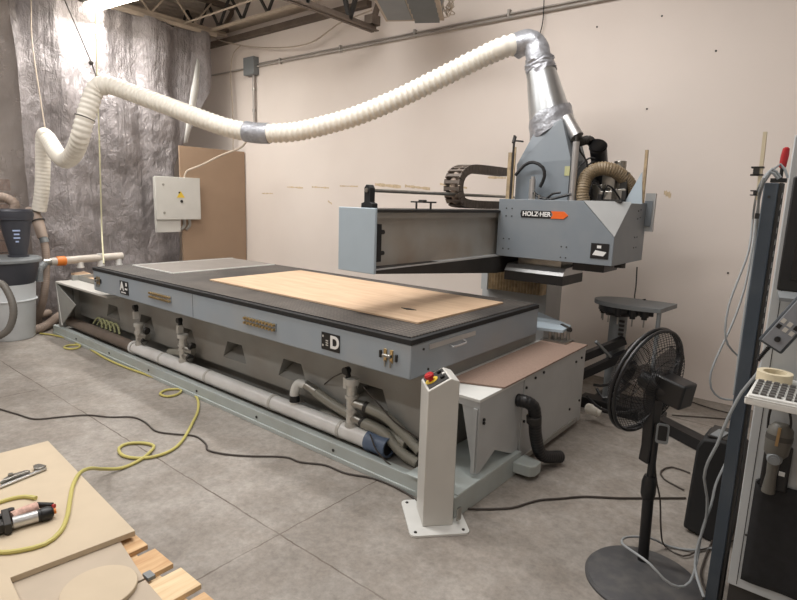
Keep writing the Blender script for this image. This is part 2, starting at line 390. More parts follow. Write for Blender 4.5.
# joist along the back wall
t = thing('wall_joist', 'pale steel joist running along the top of the wall', 'roof joist', (-6.2, 4.95, 4.02))
MB().box(-9.3, -4.66, 4.93, 4.97, 4.0, 4.04).build('bottom_chord', rodm, t, smooth=0)
x = -9.2; k = 0
while x < -4.9:
    MB().beam((x,4.95,4.03) if k%2==0 else (x,4.95,4.4), (x+.28,4.95,4.4) if k%2==0 else (x+.28,4.95,4.03), .03, .03, (0,1,0)).build('web_bar', dark, t, smooth=0); x += .28; k += 1
tag(MB().cyl((-7.72,4.5,4.0),(-4.6,4.5,4.02),.012).build('bridging_rod', rodm), 'thin pale bridging rod between the two roof trusses', 'steel rod')

# ------------------------------------------------------------------ wall conduit and junction box
t = thing('wall_conduit', 'grey metal conduit running along the pale wall from a junction box', 'conduit', (-4.5, 5.3, 3.45))
MB().cyl((-7.15,5.315,3.52),(3.5,5.315,3.44),.015).build('pipe', conduit, t)
MB().cyl((-7.15,5.325,3.558),(3.5,5.325,3.478),.009).build('thin_pipe', conduit, t)
MB().cyl((-9.3,5.31,3.52),(-7.35,5.31,3.52),.012).build('thin_pipe', conduit, t)
for x in (-6.6,-5.4,-4.2,-3.0): MB().box(x-.012,x+.012,5.295,5.34,3.485,3.565).build('pipe_clip', conduit, t)
MB().box(-7.37,-7.12,5.24,5.338,3.40,3.65).build('junction_box', drumg, t, bevel=.006)
MB().cyl((-7.2,5.3,3.42),(-7.2,5.3,2.55),.02).build('drop_pipe', conduit, t)
for z in (3.2,2.9): MB().cyl((-7.2,5.3,z-.02),(-7.2,5.3,z+.02),.025).build('pipe_coupling', steel, t)

# drooping ceiling wires
tag(cable([(-8.367,5.200,4.271),(-8.020,5.200,4.014),(-7.455,5.200,3.840),(-6.861,5.200,3.716),(-6.251,5.200,3.638),(-5.811,5.200,3.638),(-5.475,5.200,3.732),(-5.263,5.200,3.791),(-4.765,5.200,3.841)], .009).build('ceiling_wire', rodm), 'thin pale wire sagging across the upper wall', 'wire')
tag(cable([(-7.427,5.250,3.840),(-7.634,5.250,3.728),(-7.710,5.250,3.450),(-7.685,5.250,3.083),(-7.677,5.250,2.639),(-7.689,5.250,2.339)], .009).build('hanging_wire', rodm), 'thin pale wire hanging straight down the wall beside the conduit', 'wire')
tag(cable([(-2.622,5.300,3.580),(-2.618,5.300,3.400),(-2.647,5.300,3.242)], .005).build('hanging_wire', dark), 'thin dark wire hanging above the silver duct elbow', 'wire')

# ------------------------------------------------------------------ hanging heater
t = thing('ceiling_unit', 'square grey ceiling unit with a slatted grille', 'air unit', (-3.6,4.3,3.4))
A, B_, C_, D_ = V((-3.990,4.584,3.450)), V((-3.499,4.874,3.450)), V((-3.791,4.026,3.450)), V((-3.320,4.347,3.450))
ux = (B_-A).normalized(); uy = V(ux.y, -ux.x, 0)
W_ = (B_-A).length
body = MB().obox(A+ux*W_/2+uy*.45+V(0,0,.16), ux, uy, (0,0,1), W_/2, .45, .15); body.build('casing', drumg, t, bevel=.01)
MB().obox(A+ux*W_/2+uy*.45+V(0,0,-.0), ux, uy, (0,0,1), W_/2+.012, .46, .012).build('trim_frame', rodm, t)
MB().obox(A+ux*W_*.25+uy*.45+V(0,0,-.014), ux, uy, (0,0,1), W_*.22, .4, .004).build('panel', drumg, t)
for i in range(6): MB().obox(A+ux*W_*.73+uy*(.07+i*.14)+V(0,0,-.02), ux, (uy+V(0,0,.5)), (0,0,1), W_*.22, .045, .004).build('grille_slat', drumg, t)
MB().beam(A+ux*.1+uy*.3+V(0,0,.3), A+ux*.1+uy*.3+V(0,0,1.0), .015,.015).beam(B_-ux*.1+uy*.3+V(0,0,.3), B_-ux*.1+uy*.3+V(0,0,1.0), .015,.015).build('hanger_rod', steel, t)
mb = MB()
for i in range(14):
    c0 = B_+ux*.04+uy*(.02+random.random()*.15)+V(0,0,random.random()*.1)
    mb.sweep(spline([c0, c0+V(random.uniform(-.06,.08),random.uniform(-.06,.06),random.uniform(-.05,.1)), c0+V(random.uniform(-.05,.08),random.uniform(-.06,.06),random.uniform(.05,.16))], .02), .005, 6)
mb.build('wire_bundle', rodm, t)

# ------------------------------------------------------------------ fluorescent fixture
t = thing('strip_light', 'bright fluorescent strip light in front of the silver plastic curtain', 'light fixture', (-6.4,3.1,3.85))
em = bpy.data.materials.new('lit_tube'); em.use_nodes = True; nt = em.node_tree; nt.nodes['Principled BSDF'].inputs['Emission Color'].default_value = (1,.93,.82,1); nt.nodes['Principled BSDF'].inputs['Emission Strength'].default_value = 18
LA, LB = V((-7.708,3.287,3.884)), V((-5.835,3.053,3.649))
dL = (LB-LA); LB = LA + dL*1.0
MB().beam(LA+V(0,0,.06), LB+V(0,0,.06), .22, .05).build('housing', white, t, bevel=.005)
sd = dL.cross(V(0,0,1)).normalized()
MB().beam(LA+V(0,0,.015), LB+V(0,0,.015), .20, .04).build('diffuser', em, t, bevel=.01)
MB().beam(LA+dL*.2+V(0,0,.09), LA+dL*.2+V(0,0,ZC-LA.z), .01,.01).beam(LA+dL*.8+V(0,0,.09), LA+dL*.8+V(0,0,ZC-LB.z), .01,.01).build('hanger', steel, t)

# ------------------------------------------------------------------ plastic curtains
def sheet(y0, y1, z0, z1, X, amp, seed, edge=None, nu=150, nv=110):
    vs = []; fs = []
    for j in range(nv+1):
        v = j/nv; z = z0+(z1-z0)*v
        for i in range(nu+1):
            u = i/nu
            ye = edge(z) if edge else y1
            y = y0+(ye-y0)*u
            fold = math.sin(y*9+seed+1.2*math.sin(z*1.1+y))*amp*(.35+.9*v) + math.sin(y*23+seed*2+z*.6)*amp*.3*v
            wr = noise.noise(V(y*1.6, z*1.3, seed))*.10 + noise.noise(V(y*5+z*1.5, z*4, seed+5))*.03 + noise.noise(V(y*13-z*5, z*11, seed+9))*.010
            vs.append((X+fold+wr, y, z + (.06*abs(math.sin(y*3.4+seed))-.06 if j == nv else 0)))
    w = nu+1
    for j in range(nv):
        for i in range(nu): fs.append((j*w+i, j*w+i+1, (j+1)*w+i+1, (j+1)*w+i))
    return MB().add(vs, fs)
def edge(z): return 4.27+.60*min(1,max(0,(z-2.0))/1.2)
cur = sheet(2.40, 4.4, .02, 3.96, -7.72, .05, 1.3, edge).build('plastic_curtain', curtain_material('silver_sheeting', (146,140,140), .94, .28, .46), smooth=180)
tag(cur, 'crinkled silver grey plastic sheet hanging behind the machine', 'plastic curtain')
fl = MB(); fl.add([(-7.600,4.627,3.555),(-7.600,4.664,3.481),(-7.600,4.627,3.121),(-7.600,4.532,2.722),(-7.600,4.424,2.364),(-7.600,4.370,2.358),(-7.600,4.439,2.710),(-7.600,4.516,3.103)], [(0,1,2,7),(7,2,3,6),(6,3,4,5)])
fo = fl.build('folded_flap', white, cur, smooth=60); so = fo.modifiers.new('s','SOLIDIFY'); so.thickness = .01
MB().box(-7.70,-7.66,3.3,5.0,3.93,3.98).build('batten', rodm, cur, smooth=0)
clr = sheet(-2.6, 2.46, .02, 4.1, -7.80, .06, 4.1, None, 190, 100).build('clear_curtain', curtain_material('clear_dusty_sheeting', (146,138,134), .52, .2, .4), smooth=180)
tag(clr, 'cloudy see-through plastic sheet in front of the stacked lumber', 'plastic curtain')
k = 0
for z in range(7):
    tag(MB().box(-8.35+.03*(z%2), -8.1, -.6, 2.34-.04*(z%3), .72+z*.15, .72+z*.15+.135).build('lumber_board', lumber), 'pinkish board stacked behind the clear plastic sheet', 'board', 'boards stacked behind the plastic sheet')
tag(MB().box(-8.36,-8.08,-.5,.0,0,.72).box(-8.36,-8.08,1.7,2.2,0,.72).box(-8.36,-8.08,-.5,2.2,.62,.719).build('lumber_rack', dark), 'dark rack carrying the pinkish boards behind the plastic sheet', 'rack')

# ------------------------------------------------------------------ brown sheet and enclosure on it
tag(MB().prism([(-7.52,4.24,0),(-7.52,5.32,0),(-7.52,5.32,2.31),(-7.52,4.24,2.31)], (.03,0,0)).build('mdf_sheet', mdfb, bevel=.001), 'tall brown fibreboard sheet standing upright against the wall corner', 'board')
t = thing('electrical_enclosure', 'light grey wall enclosure with a cable on the brown sheet', 'electrical box', (-7.4,4.14,1.1))
MB().box(-7.486,-7.42,3.83,4.47,1.29,1.86).build('body', postw, t, bevel=.006)
MB().box(-7.42,-7.395,3.815,4.485,1.285,1.87).build('door', postw, t, bevel=.006)
MB().box(-7.486,-7.43,3.83,4.18,1.11,1.29).build('lower_box', postw, t, bevel=.004)
for y, z in ((3.93,1.76),(3.93,1.38)): MB().cyl((-7.396,y,z),(-7.388,y,z),.016).build('latch', steel, t)
MB().prism([(-7.394,4.18,1.68),(-7.394,4.12,1.59),(-7.394,4.24,1.59)], (.003,0,0)).build('warning_triangle', yel, t)
MB().cyl((-7.394,4.19,1.54),(-7.386,4.19,1.54),.02).cyl((-7.394,4.16,1.66),(-7.386,4.16,1.66),.012).build('key_lock', dark, t)
for y in (4.25,4.33): MB().sweep(spline([(-7.45,y,1.29),(-7.45,y,1.2),(-7.46,y-.05,1.14)],.02),.022,10).build('cable_gland', steel, t)
MB().box(-7.505,-7.485,3.85,4.30,1.62,1.80).build('mounting_plate', drumg, t)
cable([(-7.45,4.28,1.86),(-7.42,4.30,1.96),(-7.3,4.45,2.05),(-7.034,4.622,2.197),(-6.765,4.732,2.293),(-6.624,4.733,2.368)], .014).build('feed_cable', rodm, t)

# ------------------------------------------------------------------ the CNC router
R = thing('cnc_router', 'long blue grey CNC router machine with a flat bed and overhead head', 'cnc router', (-4,3,0))
X0, X1, Y0, Y1, ZT = -5.715, -1.757, 2.28, 3.82, .92
# bottom frame
fr = MB()
fr.box(-7.05,-1.43,2.335,2.39,.012,.107); fr.box(-7.05,-1.43,2.325,2.345,.0,.03)
fr.build('floor_beam', beamm, R, bevel=.003)
MB().box(-7.05,-1.44,2.391,3.95,.045,.075).build('floor_tray', base, R)
fe = MB(); fe.box(-1.47,-1.43,2.27,3.02,.0,.13); fe.box(-1.78,-1.431,2.30,3.0,.125,.135); fe.build('end_beam', beamm, R, bevel=.003)
ft = MB(); ft.prism([(-1.43,2.91,.03),(-1.32,2.92,.03),(-1.30,2.95,.03),(-1.30,3.03,.03),(-1.43,3.06,.03)], (0,0,.07)); ft.build('foot_bracket', beamm, R, bevel=.006)
for x in (-6.4,-5.6,-4.8,-4.0,-3.2,-2.4): MB().cyl((x,2.33,.06),(x,2.34,.06),.010).build('beam_bolt', dark, R)
# body front panel with tunnels
cs = [-5.98,-5.26,-4.53,-3.79,-3.07,-2.29]
def P(x, z): return (x, 2.56, z)
pm = MB(); xs = -6.86
def quad(a, b, c, d): pm.add([a,b,c,d], [(0,1,2,3)])
zt, zb, zl = .462, .318, .245
edges = [-6.86] + cs + [-1.80]
quad(P(-6.86,.69),P(-1.80,.69),P(-1.80,zt),P(-6.86,zt)); quad(P(-6.86,zb),P(-1.80,zb),P(-1.80,zl),P(-6.86,zl))
prev_t = prev_b = -6.86
for c in cs:
    quad(P(prev_t,zt),P(c-.10,zt),P(c-.16,zb),P(prev_b,zb)); prev_t = c+.10; prev_b = c+.16
quad(P(prev_t,zt),P(-1.80,zt),P(-1.80,zb),P(prev_b,zb))
pm.box(-6.86,-1.80,2.66,3.9,.076,.245); pm.box(-6.86,-1.80,2.562,2.66,.23,.245)
pm.build('body_panel', base, R, smooth=0)

MB().box(-6.86,-1.80,3.30,3.32,.08,.69).box(-1.83,-1.80,2.5,3.9,.08,.69).box(-6.86,-6.83,2.5,3.9,.08,.69).build('inner_frame', base, R, smooth=0)
for c in cs:
    tm = MB(); a = [P(c-.10,zt),P(c+.10,zt),P(c+.16,zb),P(c-.16,zb)]; bk = [(c-.13,2.78,zt-.01),(c+.13,2.78,zt-.01)]
    tm.add([*a,*bk], [(0,1,5,4),(4,5,2,3),(1,2,5),(0,4,3)]); tm.build('body_pocket', base, R, smooth=0)
# bed frame
bf = MB(); bf.box(X0,X1,Y0,Y1,.69,.885); bf.build('bed_frame', blue, R, bevel=.008)
MB().box(-3.922,-3.918,Y0-.001,Y0+.002,.70,.88).build('panel_seam', dark, R)
MB().box(X0-.004,X1+.004,Y0-.004,Y1,.885,.915).build('bed_edge', blkm, R, bevel=.003)
MB().box(X0+.03,X1-.03,Y0+.03,Y1-.02,.915,.921).build('bed_surface', grid_material(), R)
gp = MB().box(-5.56,-4.80,2.60,3.76,.922,.928).build('bed_insert', mat('grey_insert', (136,130,124), .5, 0, .08), R)
for a in ((-5.565,-5.545,2.6,3.76),(-4.81,-4.79,2.6,3.76),(-5.56,-4.8,2.595,2.61)): MB().box(*a,.922,.931).build('insert_edge', white, gp)
# brass port rows, plates, latches on the bed front
def ports(x0, x1, z, n=10):
    p = MB().box(x0, x1, Y0-.004, Y0, z-.030, z+.030).build('port_block', headm, R, bevel=.001)
    for r in range(2):
        for i in range(n):
            x = x0+.02+(x1-x0-.04)*i/(n-1); MB().cyl((x,Y0-.003,z+.016-r*.032),(x,Y0-.026,z+.016-r*.032),.0095,n=10).build('port', brass, p)
ports(-4.59,-4.235,.795); ports(-3.245,-2.89,.79)
pl = MB().box(-2.452,-2.296,Y0-.005,Y0,.735,.842).build('letter_plate', blk, R)
text('D', .105, (-2.335,Y0-.007,.788), (1,0,0), (0,0,1), wpr, pl, bold=.004)
MB().box(-2.443,-2.432,Y0-.007,Y0-.004,.812,.824).box(-2.443,-2.432,Y0-.007,Y0-.004,.755,.767).box(-2.412,-2.392,Y0-.007,Y0-.004,.79,.797).box(-2.412,-2.392,Y0-.007,Y0-.004,.776,.783).box(-2.412,-2.392,Y0-.007,Y0-.004,.762,.769).build('symbol', postw, pl)
pl = MB().box(-5.144,-4.984,Y0-.005,Y0,.73,.852).build('letter_plate', blk, R)
text('A', .105, (-5.10,Y0-.007,.80), (1,0,0), (0,0,1), wpr, pl, bold=.004)
MB().box(-5.03,-5.005,Y0-.007,Y0-.004,.81,.84).box(-5.045,-5.0,Y0-.007,Y0-.004,.775,.79).box(-5.12,-5.03,Y0-.007,Y0-.004,.742,.752).build('symbol', wpr, pl)
for x0 in (-1.975,-5.665):
    MB().box(x0,x0+.012,Y0-.012,Y0,.78,.82).build('latch_catch', dark, R); l = MB().box(x0+.115,x0+.127,Y0-.012,Y0,.775,.815).build('latch_catch', dark, R)
    MB().box(x0+.03,x0+.05,Y0-.008,Y0,.76,.835).box(x0+.075,x0+.095,Y0-.008,Y0,.76,.835).box(x0+.03,x0+.095,Y0-.008,Y0,.79,.805).build('latch_body', brass, l, bevel=.002)
    MB().cyl((x0+.035,Y0-.018,.80),(x0+.09,Y0-.018,.80),.01).cyl((x0+.045,Y0-.012,.77),(x0+.045,Y0-.012,.735),.005).cyl((x0+.085,Y0-.012,.77),(x0+.085,Y0-.012,.735),.005).build('latch_hooks', steel, l)
MB().box(X1,X1+.006,2.44,2.925,.834,.862).build('label_strip', alu, R)
MB().sweep(spline([(X1,2.65,.818),(X1+.03,2.66,.815),(X1+.03,2.78,.818),(X1,2.79,.825)],.01),.006,8).build('bed_handle', alu, R)
for y,z in ((2.39,.845),(2.44,.72)): MB().cyl((X1,y,z),(X1+.005,y,z),.007).build('bed_screw', dark, R)
# left end cover
MB().prism([(-6.90,2.345,.612),(-5.60,2.345,.612),(-5.60,3.9,.612),(-6.90,3.9,.612)], (0,0,.022)).build('end_cover', postw, R, bevel=.003)
MB().prism([(-6.90,2.35,.61),(-6.815,2.35,.17),(-6.78,2.35,.17),(-6.40,2.35,.43)], (0,.01,0)).build('end_gusset', base, R)
MB().prism([(-6.90,2.345,.615),(-6.89,2.345,.615),(-6.81,2.345,.14),(-6.825,2.345,.14)], (0,.012,0)).build('gusset_edge', white, R)
MB().box(-6.90,-6.87,2.35,3.9,.1,.61).build('end_wall', base, R)
# right end cabinet
XE = -1.455
ep = MB(); ep.prism([(XE,2.515,.59),(XE,2.515,.47),(XE,2.515,.16),(XE,2.55,.155),(XE,2.72,.235),(XE,3.01,.10),(XE,3.03,.455),(XE,3.035,.60)], (-.008,0,0)); ep.build('end_panel', headl, R, bevel=.002)
MB().prism([(XE+.004,3.04,.60),(XE+.004,3.02,.03),(XE+.004,4.03,.03),(XE+.004,4.03,.62)], (-.03,0,0)).build('end_door', headl, R, bevel=.003)
MB().prism([(-1.80,2.60,.578),(-1.69,2.512,.578),(XE+.003,2.512,.578),(XE+.003,4.02,.596),(-1.80,4.02,.596)], (0,0,.018)).build('cabinet_top', white, R, bevel=.002)
cf = MB(); cf.box(-1.69,XE-.009,2.517,2.53,.54,.577); cf.prism([(-1.57,2.52,.54),(XE-.01,2.52,.54),(XE-.01,2.52,.2),(XE-.035,2.52,.2)], (0,.008,0)); cf.box(XE-.034,XE-.009,2.508,2.517,.16,.54); cf.build('front_gusset', headl, R, bevel=.002)
MB().box(-1.79,XE-.03,3.0,3.9,.14,.57).build('inner_box', base, R)
MB().prism([(-1.753,2.64,.600),(-1.44,2.76,.601),(-1.44,4.03,.617),(-1.753,4.03,.617)], (0,0,.01)).build('cover_board', tanb, R, bevel=.001)
for y,z in ((3.06,.53),(3.06,.31),(3.18,.565),(3.30,.575),(3.85,.53),(3.95,.54),(3.80,.18),(3.98,.2),(2.56,.47),(2.56,.45)): MB().cyl((XE+.004,y,z),(XE+.012,y,z),.009).build('panel_bolt', blk, R)
el = MB(); ribbed(el, [(XE,2.96,.475),(-1.41,2.97,.475),(-1.37,3.0,.45),(-1.36,3.02,.38),(-1.36,3.05,.25),(-1.34,3.12,.1),(-1.28,3.28,.05)], .040, .02, .04); el.build('drain_hose', blk, R)
MB().cyl((-1.36,3.005,.385),(-1.36,3.012,.345),.046).build('hose_clamp', dark, R)
# bracket behind bed
MB().prism([(-2.066,4.486,0.700),(-1.632,4.163,0.700),(-1.607,3.950,0.700),(-1.798,3.890,0.700)], (0,0,.02)).build('rear_bracket', bluel, R)
br = MB(); br.box(-1.74,-1.56,3.90,4.05,.60,.64)
for i in range(4): br.cyl((-1.71+i*.04,3.95+i*.02,.62),(-1.71+i*.04,3.95+i*.02,.70),.014)
br.build('rear_valves', steel, R)
MB().cyl((-1.695,4.135,0.710),(-1.593,4.045,0.710),.02).build('rear_plug', dark, R)

# vacuum pipe and fittings
py, pz, pr = 2.455, .152, .057
vp = MB().cyl((-5.30,py,pz),(-2.17,py,pz),pr,n=28).build('vacuum_pipe', pvc, R)
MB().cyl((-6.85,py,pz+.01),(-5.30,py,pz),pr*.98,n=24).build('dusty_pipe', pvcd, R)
for x in (-4.75,-4.0,-3.15,-2.44): MB().cyl((x-.012,py,pz),(x+.012,py,pz),pr+.004,n=28).build('pipe_band', postw, vp)
MB().cyl((-2.05,py,pz),(-2.045,py,pz),pr-.004,n=28).build('pipe_end', blk, vp); MB().lathe((-2.20,py,pz), [(pr,0),(pr+.010,0),(pr+.012,.01),(pr+.010,.03),(pr+.006,.04),(pr+.006,.165),(pr-.005,.165),(pr-.006,.10)], 28, (1,0,0), caps=False).build('pipe_cap', capb, vp)
MB().cyl((-5.32,py,pz),(-5.28,py,pz),pr+.010,n=28).build('pipe_collar', pvc, vp)
# elbow and first hose
e = MB(); e.sweep(spline([(-2.92,py,pz+.05),(-2.92,py,pz+.14),(-2.90,py+.02,pz+.20),(-2.84,py+.04,pz+.20)],.01), .032, 16); e.build('pipe_elbow', white, vp)
MB().cyl((-2.92,py,pz+.07),(-2.92,py,pz+.115),.037).build('elbow_clamp', blk, vp)
MB().cyl((-2.85,py+.04,pz+.20),(-2.74,py+.05,pz+.17),.034).build('hose_coupling', steel, vp)
h = MB(); ribbed(h, [(-2.76,py+.05,pz+.17),(-2.6,py+.06,pz+.12),(-2.4,py+.06,pz+.085),(-2.2,py+.065,pz+.06),(-1.95,py+.065,pz+.03)], .036, .014, .03); h.build('suction_hose', hoseg, vp)
valm = mat('cast_valve', (196,194,188), .35, .45, .15, scale=30)
def valve(x, sc_=1.0):
    v = MB(); v.cyl((x,py,pz+.04),(x,py,pz+.33*sc_),.034,n=18)
    v.cyl((x,py,pz+.05),(x,py,pz+.075),.044,n=18); v.cyl((x,py,pz+.15),(x,py,pz+.17),.042,n=18); v.cyl((x,py,pz+.24*sc_),(x,py,pz+.26*sc_),.044,n=18)
    o = v.build('valve_body', valm, R)
    MB().cyl((x,py,pz+.21*sc_),(x+.13,py+.02,pz+.20*sc_),.030).build('valve_branch', steel, o)
    MB().cyl((x,py,pz+.11),(x+.11,py+.0,pz+.10),.030).build('valve_branch', steel, o)
    MB().cyl((x,py,pz+.33*sc_),(x,py,pz+.37*sc_),.045,n=18).box(x-.05,x-.02,py-.03,py+.02,pz+.30,pz+.37).build('actuator', postw, o)
    MB().cyl((x-.03,py,pz+.37),(x-.05,py,pz+.43),.018).cyl((x-.05,py-.02,pz+.41),(x-.05,py+.02,pz+.41),.024).build('actuator_knob', blk, o)
    MB().cyl((x+.10,py+.015,pz+.205),(x+.125,py+.02,pz+.20),.034).cyl((x+.09,py,pz+.105),(x+.11,py,pz+.10),.034).build('clamp_ring', dark, o)
    return o
v = valve(-2.36)
h = MB(); ribbed(h, [(-2.24,py+.02,pz+.20),(-2.1,py+.04,pz+.17),(-1.95,py+.06,pz+.08),(-1.84,py+.06,pz+.02)], .034, .014, .03); h.build('suction_hose', hoseg, v)
h = MB(); ribbed(h, [(-2.26,py,pz+.10),(-2.1,py+.02,pz+.07),(-1.95,py+.03,pz-.02),(-1.84,py+.04,pz-.05)], .034, .014, .03); h.build('suction_hose', hoseg, v)
h = MB(); ribbed(h, [(-2.75,py+.10,pz-.01),(-2.6,py+.12,pz+.0),(-2.4,py+.12,pz-.02)], .036, .014, .03); h.build('suction_hose', hoseg, v)
v = valve(-4.40, .8); v = valve(-5.20, .7)
h = MB(); ribbed(h, [(-4.75,py+.06,pz+.05),(-4.6,py+.06,pz+.08),(-4.44,py+.02,pz+.12)], .034, .014, .03); h.build('suction_hose', hoseg, v)
for pts in ([(-2.9,py+.08,.2),(-3.3,py+.09,.12),(-3.9,py+.11,.12),(-4.6,py+.09,.13)], [(-2.40,py-.01,pz+.41),(-2.55,py+.03,pz+.33),(-2.72,py+.10,pz+.22)], [(-2.28,py+.02,pz+.33),(-2.15,py+.02,pz+.25),(-2.0,py+.0,pz+.18),(-1.85,py+.05,pz+.1)], [(-2.15,py-.05,pz+.07),(-2.05,py-.09,pz+.0),(-1.9,py-.09,pz-.06),(-1.75,py-.06,pz-.06),(-1.62,py+.0,pz-.02)]):
    cable(pts, .0045).build('sensor_cable', cordb, R)

# gantry
AX0, AX1, AY0, AY1 = -2.542, -2.232, 2.50, 4.75
g = MB(); g.box(AX0,AX1-.07,AY0+.02,AY1,1.22,1.575); g.build('gantry_arm', webm, R)
MB().prism([(AX0,AY0,1.20),(AX1,AY0,1.198),(AX1,AY0,1.597),(AX0,AY0,1.597)], (0,.02,0)).build('arm_end_plate', bluel, g_:=None or R, bevel=.004) if False else MB().prism([(AX0,AY0,1.20),(AX1,AY0,1.198),(AX1,AY0,1.597),(AX0,AY0,1.597)], (0,.02,0)).build('arm_end_plate', bluel, R, bevel=.004)
MB().box(AX0+.02,AX1,AY0+.02,AY1,1.572,1.592).build('arm_top_rail', dark, R, bevel=.002)
MB().box(AX1-.07,AX1-.03,AY0+.02,AY1,1.535,1.572).build('arm_guide', webm, R)
MB().prism([(AX1-.2,AY0+.021,1.20),(AX1-.2,4.0,1.085),(AX1-.2,4.5,1.085),(AX1-.2,4.5,1.222),(AX1-.2,AY0+.021,1.237)], (.2,0,0)).build('arm_lower_beam', dark, R, bevel=.002)
MB().box(AX1-.075,AX1+.002,AY0+.021,AY1,1.222,1.232).build('arm_lower_lip', headl, R)
s_ = MB().box(AX1-.07,AX1-.02,AY0+.03,AY0+.085,1.27,1.50).build('arm_stop', blkm, R)
MB().cyl((AX1-.045,AY0+.085,1.45),(AX1-.045,AY0+.13,1.45),.014).cyl((AX1-.045,AY0+.085,1.32),(AX1-.045,AY0+.13,1.32),.014).build('stop_buffer', blk, s_)
sm = streaky('steel_smear', (150,112,66), (168,152,128), .5, (1,1,1))
# rod and its bearing on top of the arm
rd = MB().cyl((-2.45,2.68,1.705),(-2.45,4.9,1.705),.012).build('drive_rod', steel, R)
MB().prism([(-2.50,2.66,1.59),(-2.40,2.66,1.59),(-2.40,2.66,1.622),(-2.425,2.66,1.63),(-2.425,2.66,1.72),(-2.44,2.66,1.74),(-2.46,2.66,1.74),(-2.475,2.66,1.72),(-2.475,2.66,1.63),(-2.50,2.66,1.622)], (0,.05,0)).build('rod_bearing', blkm, R, bevel=.003)
MB().cyl((-2.45,2.652,1.705),(-2.45,2.66,1.705),.014).build('bearing_bolt', steel, rd)
MB().box(-2.36,-2.26,3.0,3.16,1.635,1.645).box(-2.35,-2.34,3.04,3.05,1.59,1.635).box(-2.28,-2.27,3.11,3.12,1.59,1.635).box(-2.34,-2.30,3.06,3.10,1.645,1.655).build('small_bracket', dark, R)
# energy chain
def chain(path, w, th):
    p = resample(spline(path, .02), .045); m = MB()
    for i in range(len(p)-1):
        d = (p[i+1]-p[i]).normalized(); c = (p[i]+p[i+1])/2; nrm = V(1,0,0).cross(d)
        for s in (-1,1): m.obox(c+V(s*w/2,0,0), d, (1,0,0), nrm, .021, .006, th/2)
        m.obox(c+nrm*th*.42, d, (1,0,0), nrm, .012, w/2, .004); m.obox(c-nrm*th*.42, d, (1,0,0), nrm, .012, w/2, .004)
    return m
ch = chain([(-2.47,4.5,1.915),(-2.47,4.05,1.915),(-2.47,3.82,1.905),(-2.47,3.70,1.85),(-2.47,3.67,1.765),(-2.47,3.70,1.68),(-2.47,3.82,1.635),(-2.47,4.5,1.63)], .13, .066).build('energy_chain', mat('dusty_chain',(92,82,74),.6,0,.2,scale=30), R, smooth=0)
cable([(-2.47,4.5,1.915),(-2.47,4.05,1.915),(-2.47,3.82,1.905),(-2.47,3.71,1.85),(-2.47,3.68,1.765),(-2.47,3.71,1.68),(-2.47,3.82,1.635),(-2.47,4.5,1.63)], .03).build('chain_cables', hoset, ch)
# column behind the bed
MB().box(-2.72,-2.06,4.62,4.95,0,1.20).build('gantry_column', headl, R, bevel=.004)
MB().box(-2.665,-2.60,4.50,4.62,.85,1.20).build('column_cover', headl, R)
bw = MB()
for i in range(18):
    x = -2.60+i*.030; bw.prism([(x,4.52,.86),(x+.015,4.50,.86),(x+.029,4.52,.86),(x+.029,4.61,.86),(x,4.61,.86)], (0,0,.33-.006*(i%3)))
bw.build('tan_bellows', tanc, R, smooth=0)
# head shroud
hx0,hx1,hy0,hy1,hz0,hz1 = -2.25,-1.316,4.008,4.72,1.229,1.683
hd = MB(); vs = [(hx0,hy0,hz0),(hx1,hy0,hz0),(hx1,hy1,hz0),(hx0,hy1,hz0),(hx0,hy0,hz1),(-1.566,hy0,hz1),(hx1,hy0,1.43),(hx1,4.32,hz1),(hx1,hy1,hz1),(hx0,hy1,hz1)]
hd.add(vs, [(0,1,6,5,4),(1,2,8,7,6),(5,6,7),(2,3,9,8),(3,0,4,9),(0,3,2,1),(4,5,7,8,9)])
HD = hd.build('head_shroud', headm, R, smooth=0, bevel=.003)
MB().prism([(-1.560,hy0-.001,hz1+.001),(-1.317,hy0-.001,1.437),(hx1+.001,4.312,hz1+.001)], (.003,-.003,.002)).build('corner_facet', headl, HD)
bd = MB().prism([(-2.045,hy0-.004,1.60),(-1.80,hy0-.004,1.60),(-1.80,hy0-.004,1.545),(-2.045,hy0-.004,1.545),(-2.055,hy0-.004,1.573)], (0,.004,0)).build('brand_badge', blk, HD)
MB().prism([(-1.80,hy0-.006,1.60),(-1.70,hy0-.006,1.60),(-1.665,hy0-.006,1.573),(-1.70,hy0-.006,1.545),(-1.80,hy0-.006,1.545),(-1.785,hy0-.006,1.573)], (0,.006,0)).build('badge_arrow', orangep, bd)
text('HOLZ\u00b7HER', .049, (-1.918,hy0-.006,1.573), (1,0,0), (0,0,1), wpr, bd, bold=.0012)
wp = MB().box(-1.475,-1.345,hy0-.004,hy0,1.275,1.385).build('warning_label', blk, HD)
MB().prism([(-1.46,hy0-.006,1.30),(-1.38,hy0-.006,1.295),(-1.36,hy0-.006,1.325),(-1.44,hy0-.006,1.335)], (0,.003,0)).box(-1.43,-1.40,hy0-.006,hy0-.003,1.35,1.37).build('label_symbol', wpr, wp)
for x,z in [(-2.18,1.61),(-2.13,1.61),(-2.18,1.55),(-2.13,1.55),(-2.19,1.37),(-2.14,1.37),(-2.19,1.29),(-2.14,1.29),(-1.70,1.34),(-1.66,1.34),(-1.70,1.26),(-1.66,1.26)]:
    MB().cyl((x,hy0-.003,z),(x,hy0,z),.0055,n=8).build('shroud_screw', dark, HD)
for y,z in [(4.5,1.62),(4.56,1.63),(4.5,1.56),(4.56,1.57),(4.47,1.42),(4.53,1.42),(4.47,1.34),(4.53,1.34)]: MB().cyl((hx1,y,z),(hx1+.003,y,z),.0055,n=8).build('shroud_screw', dark, HD)
MB().box(-1.33,-1.255,4.70,4.73,1.46,1.76).build('rear_plate', headl, HD)
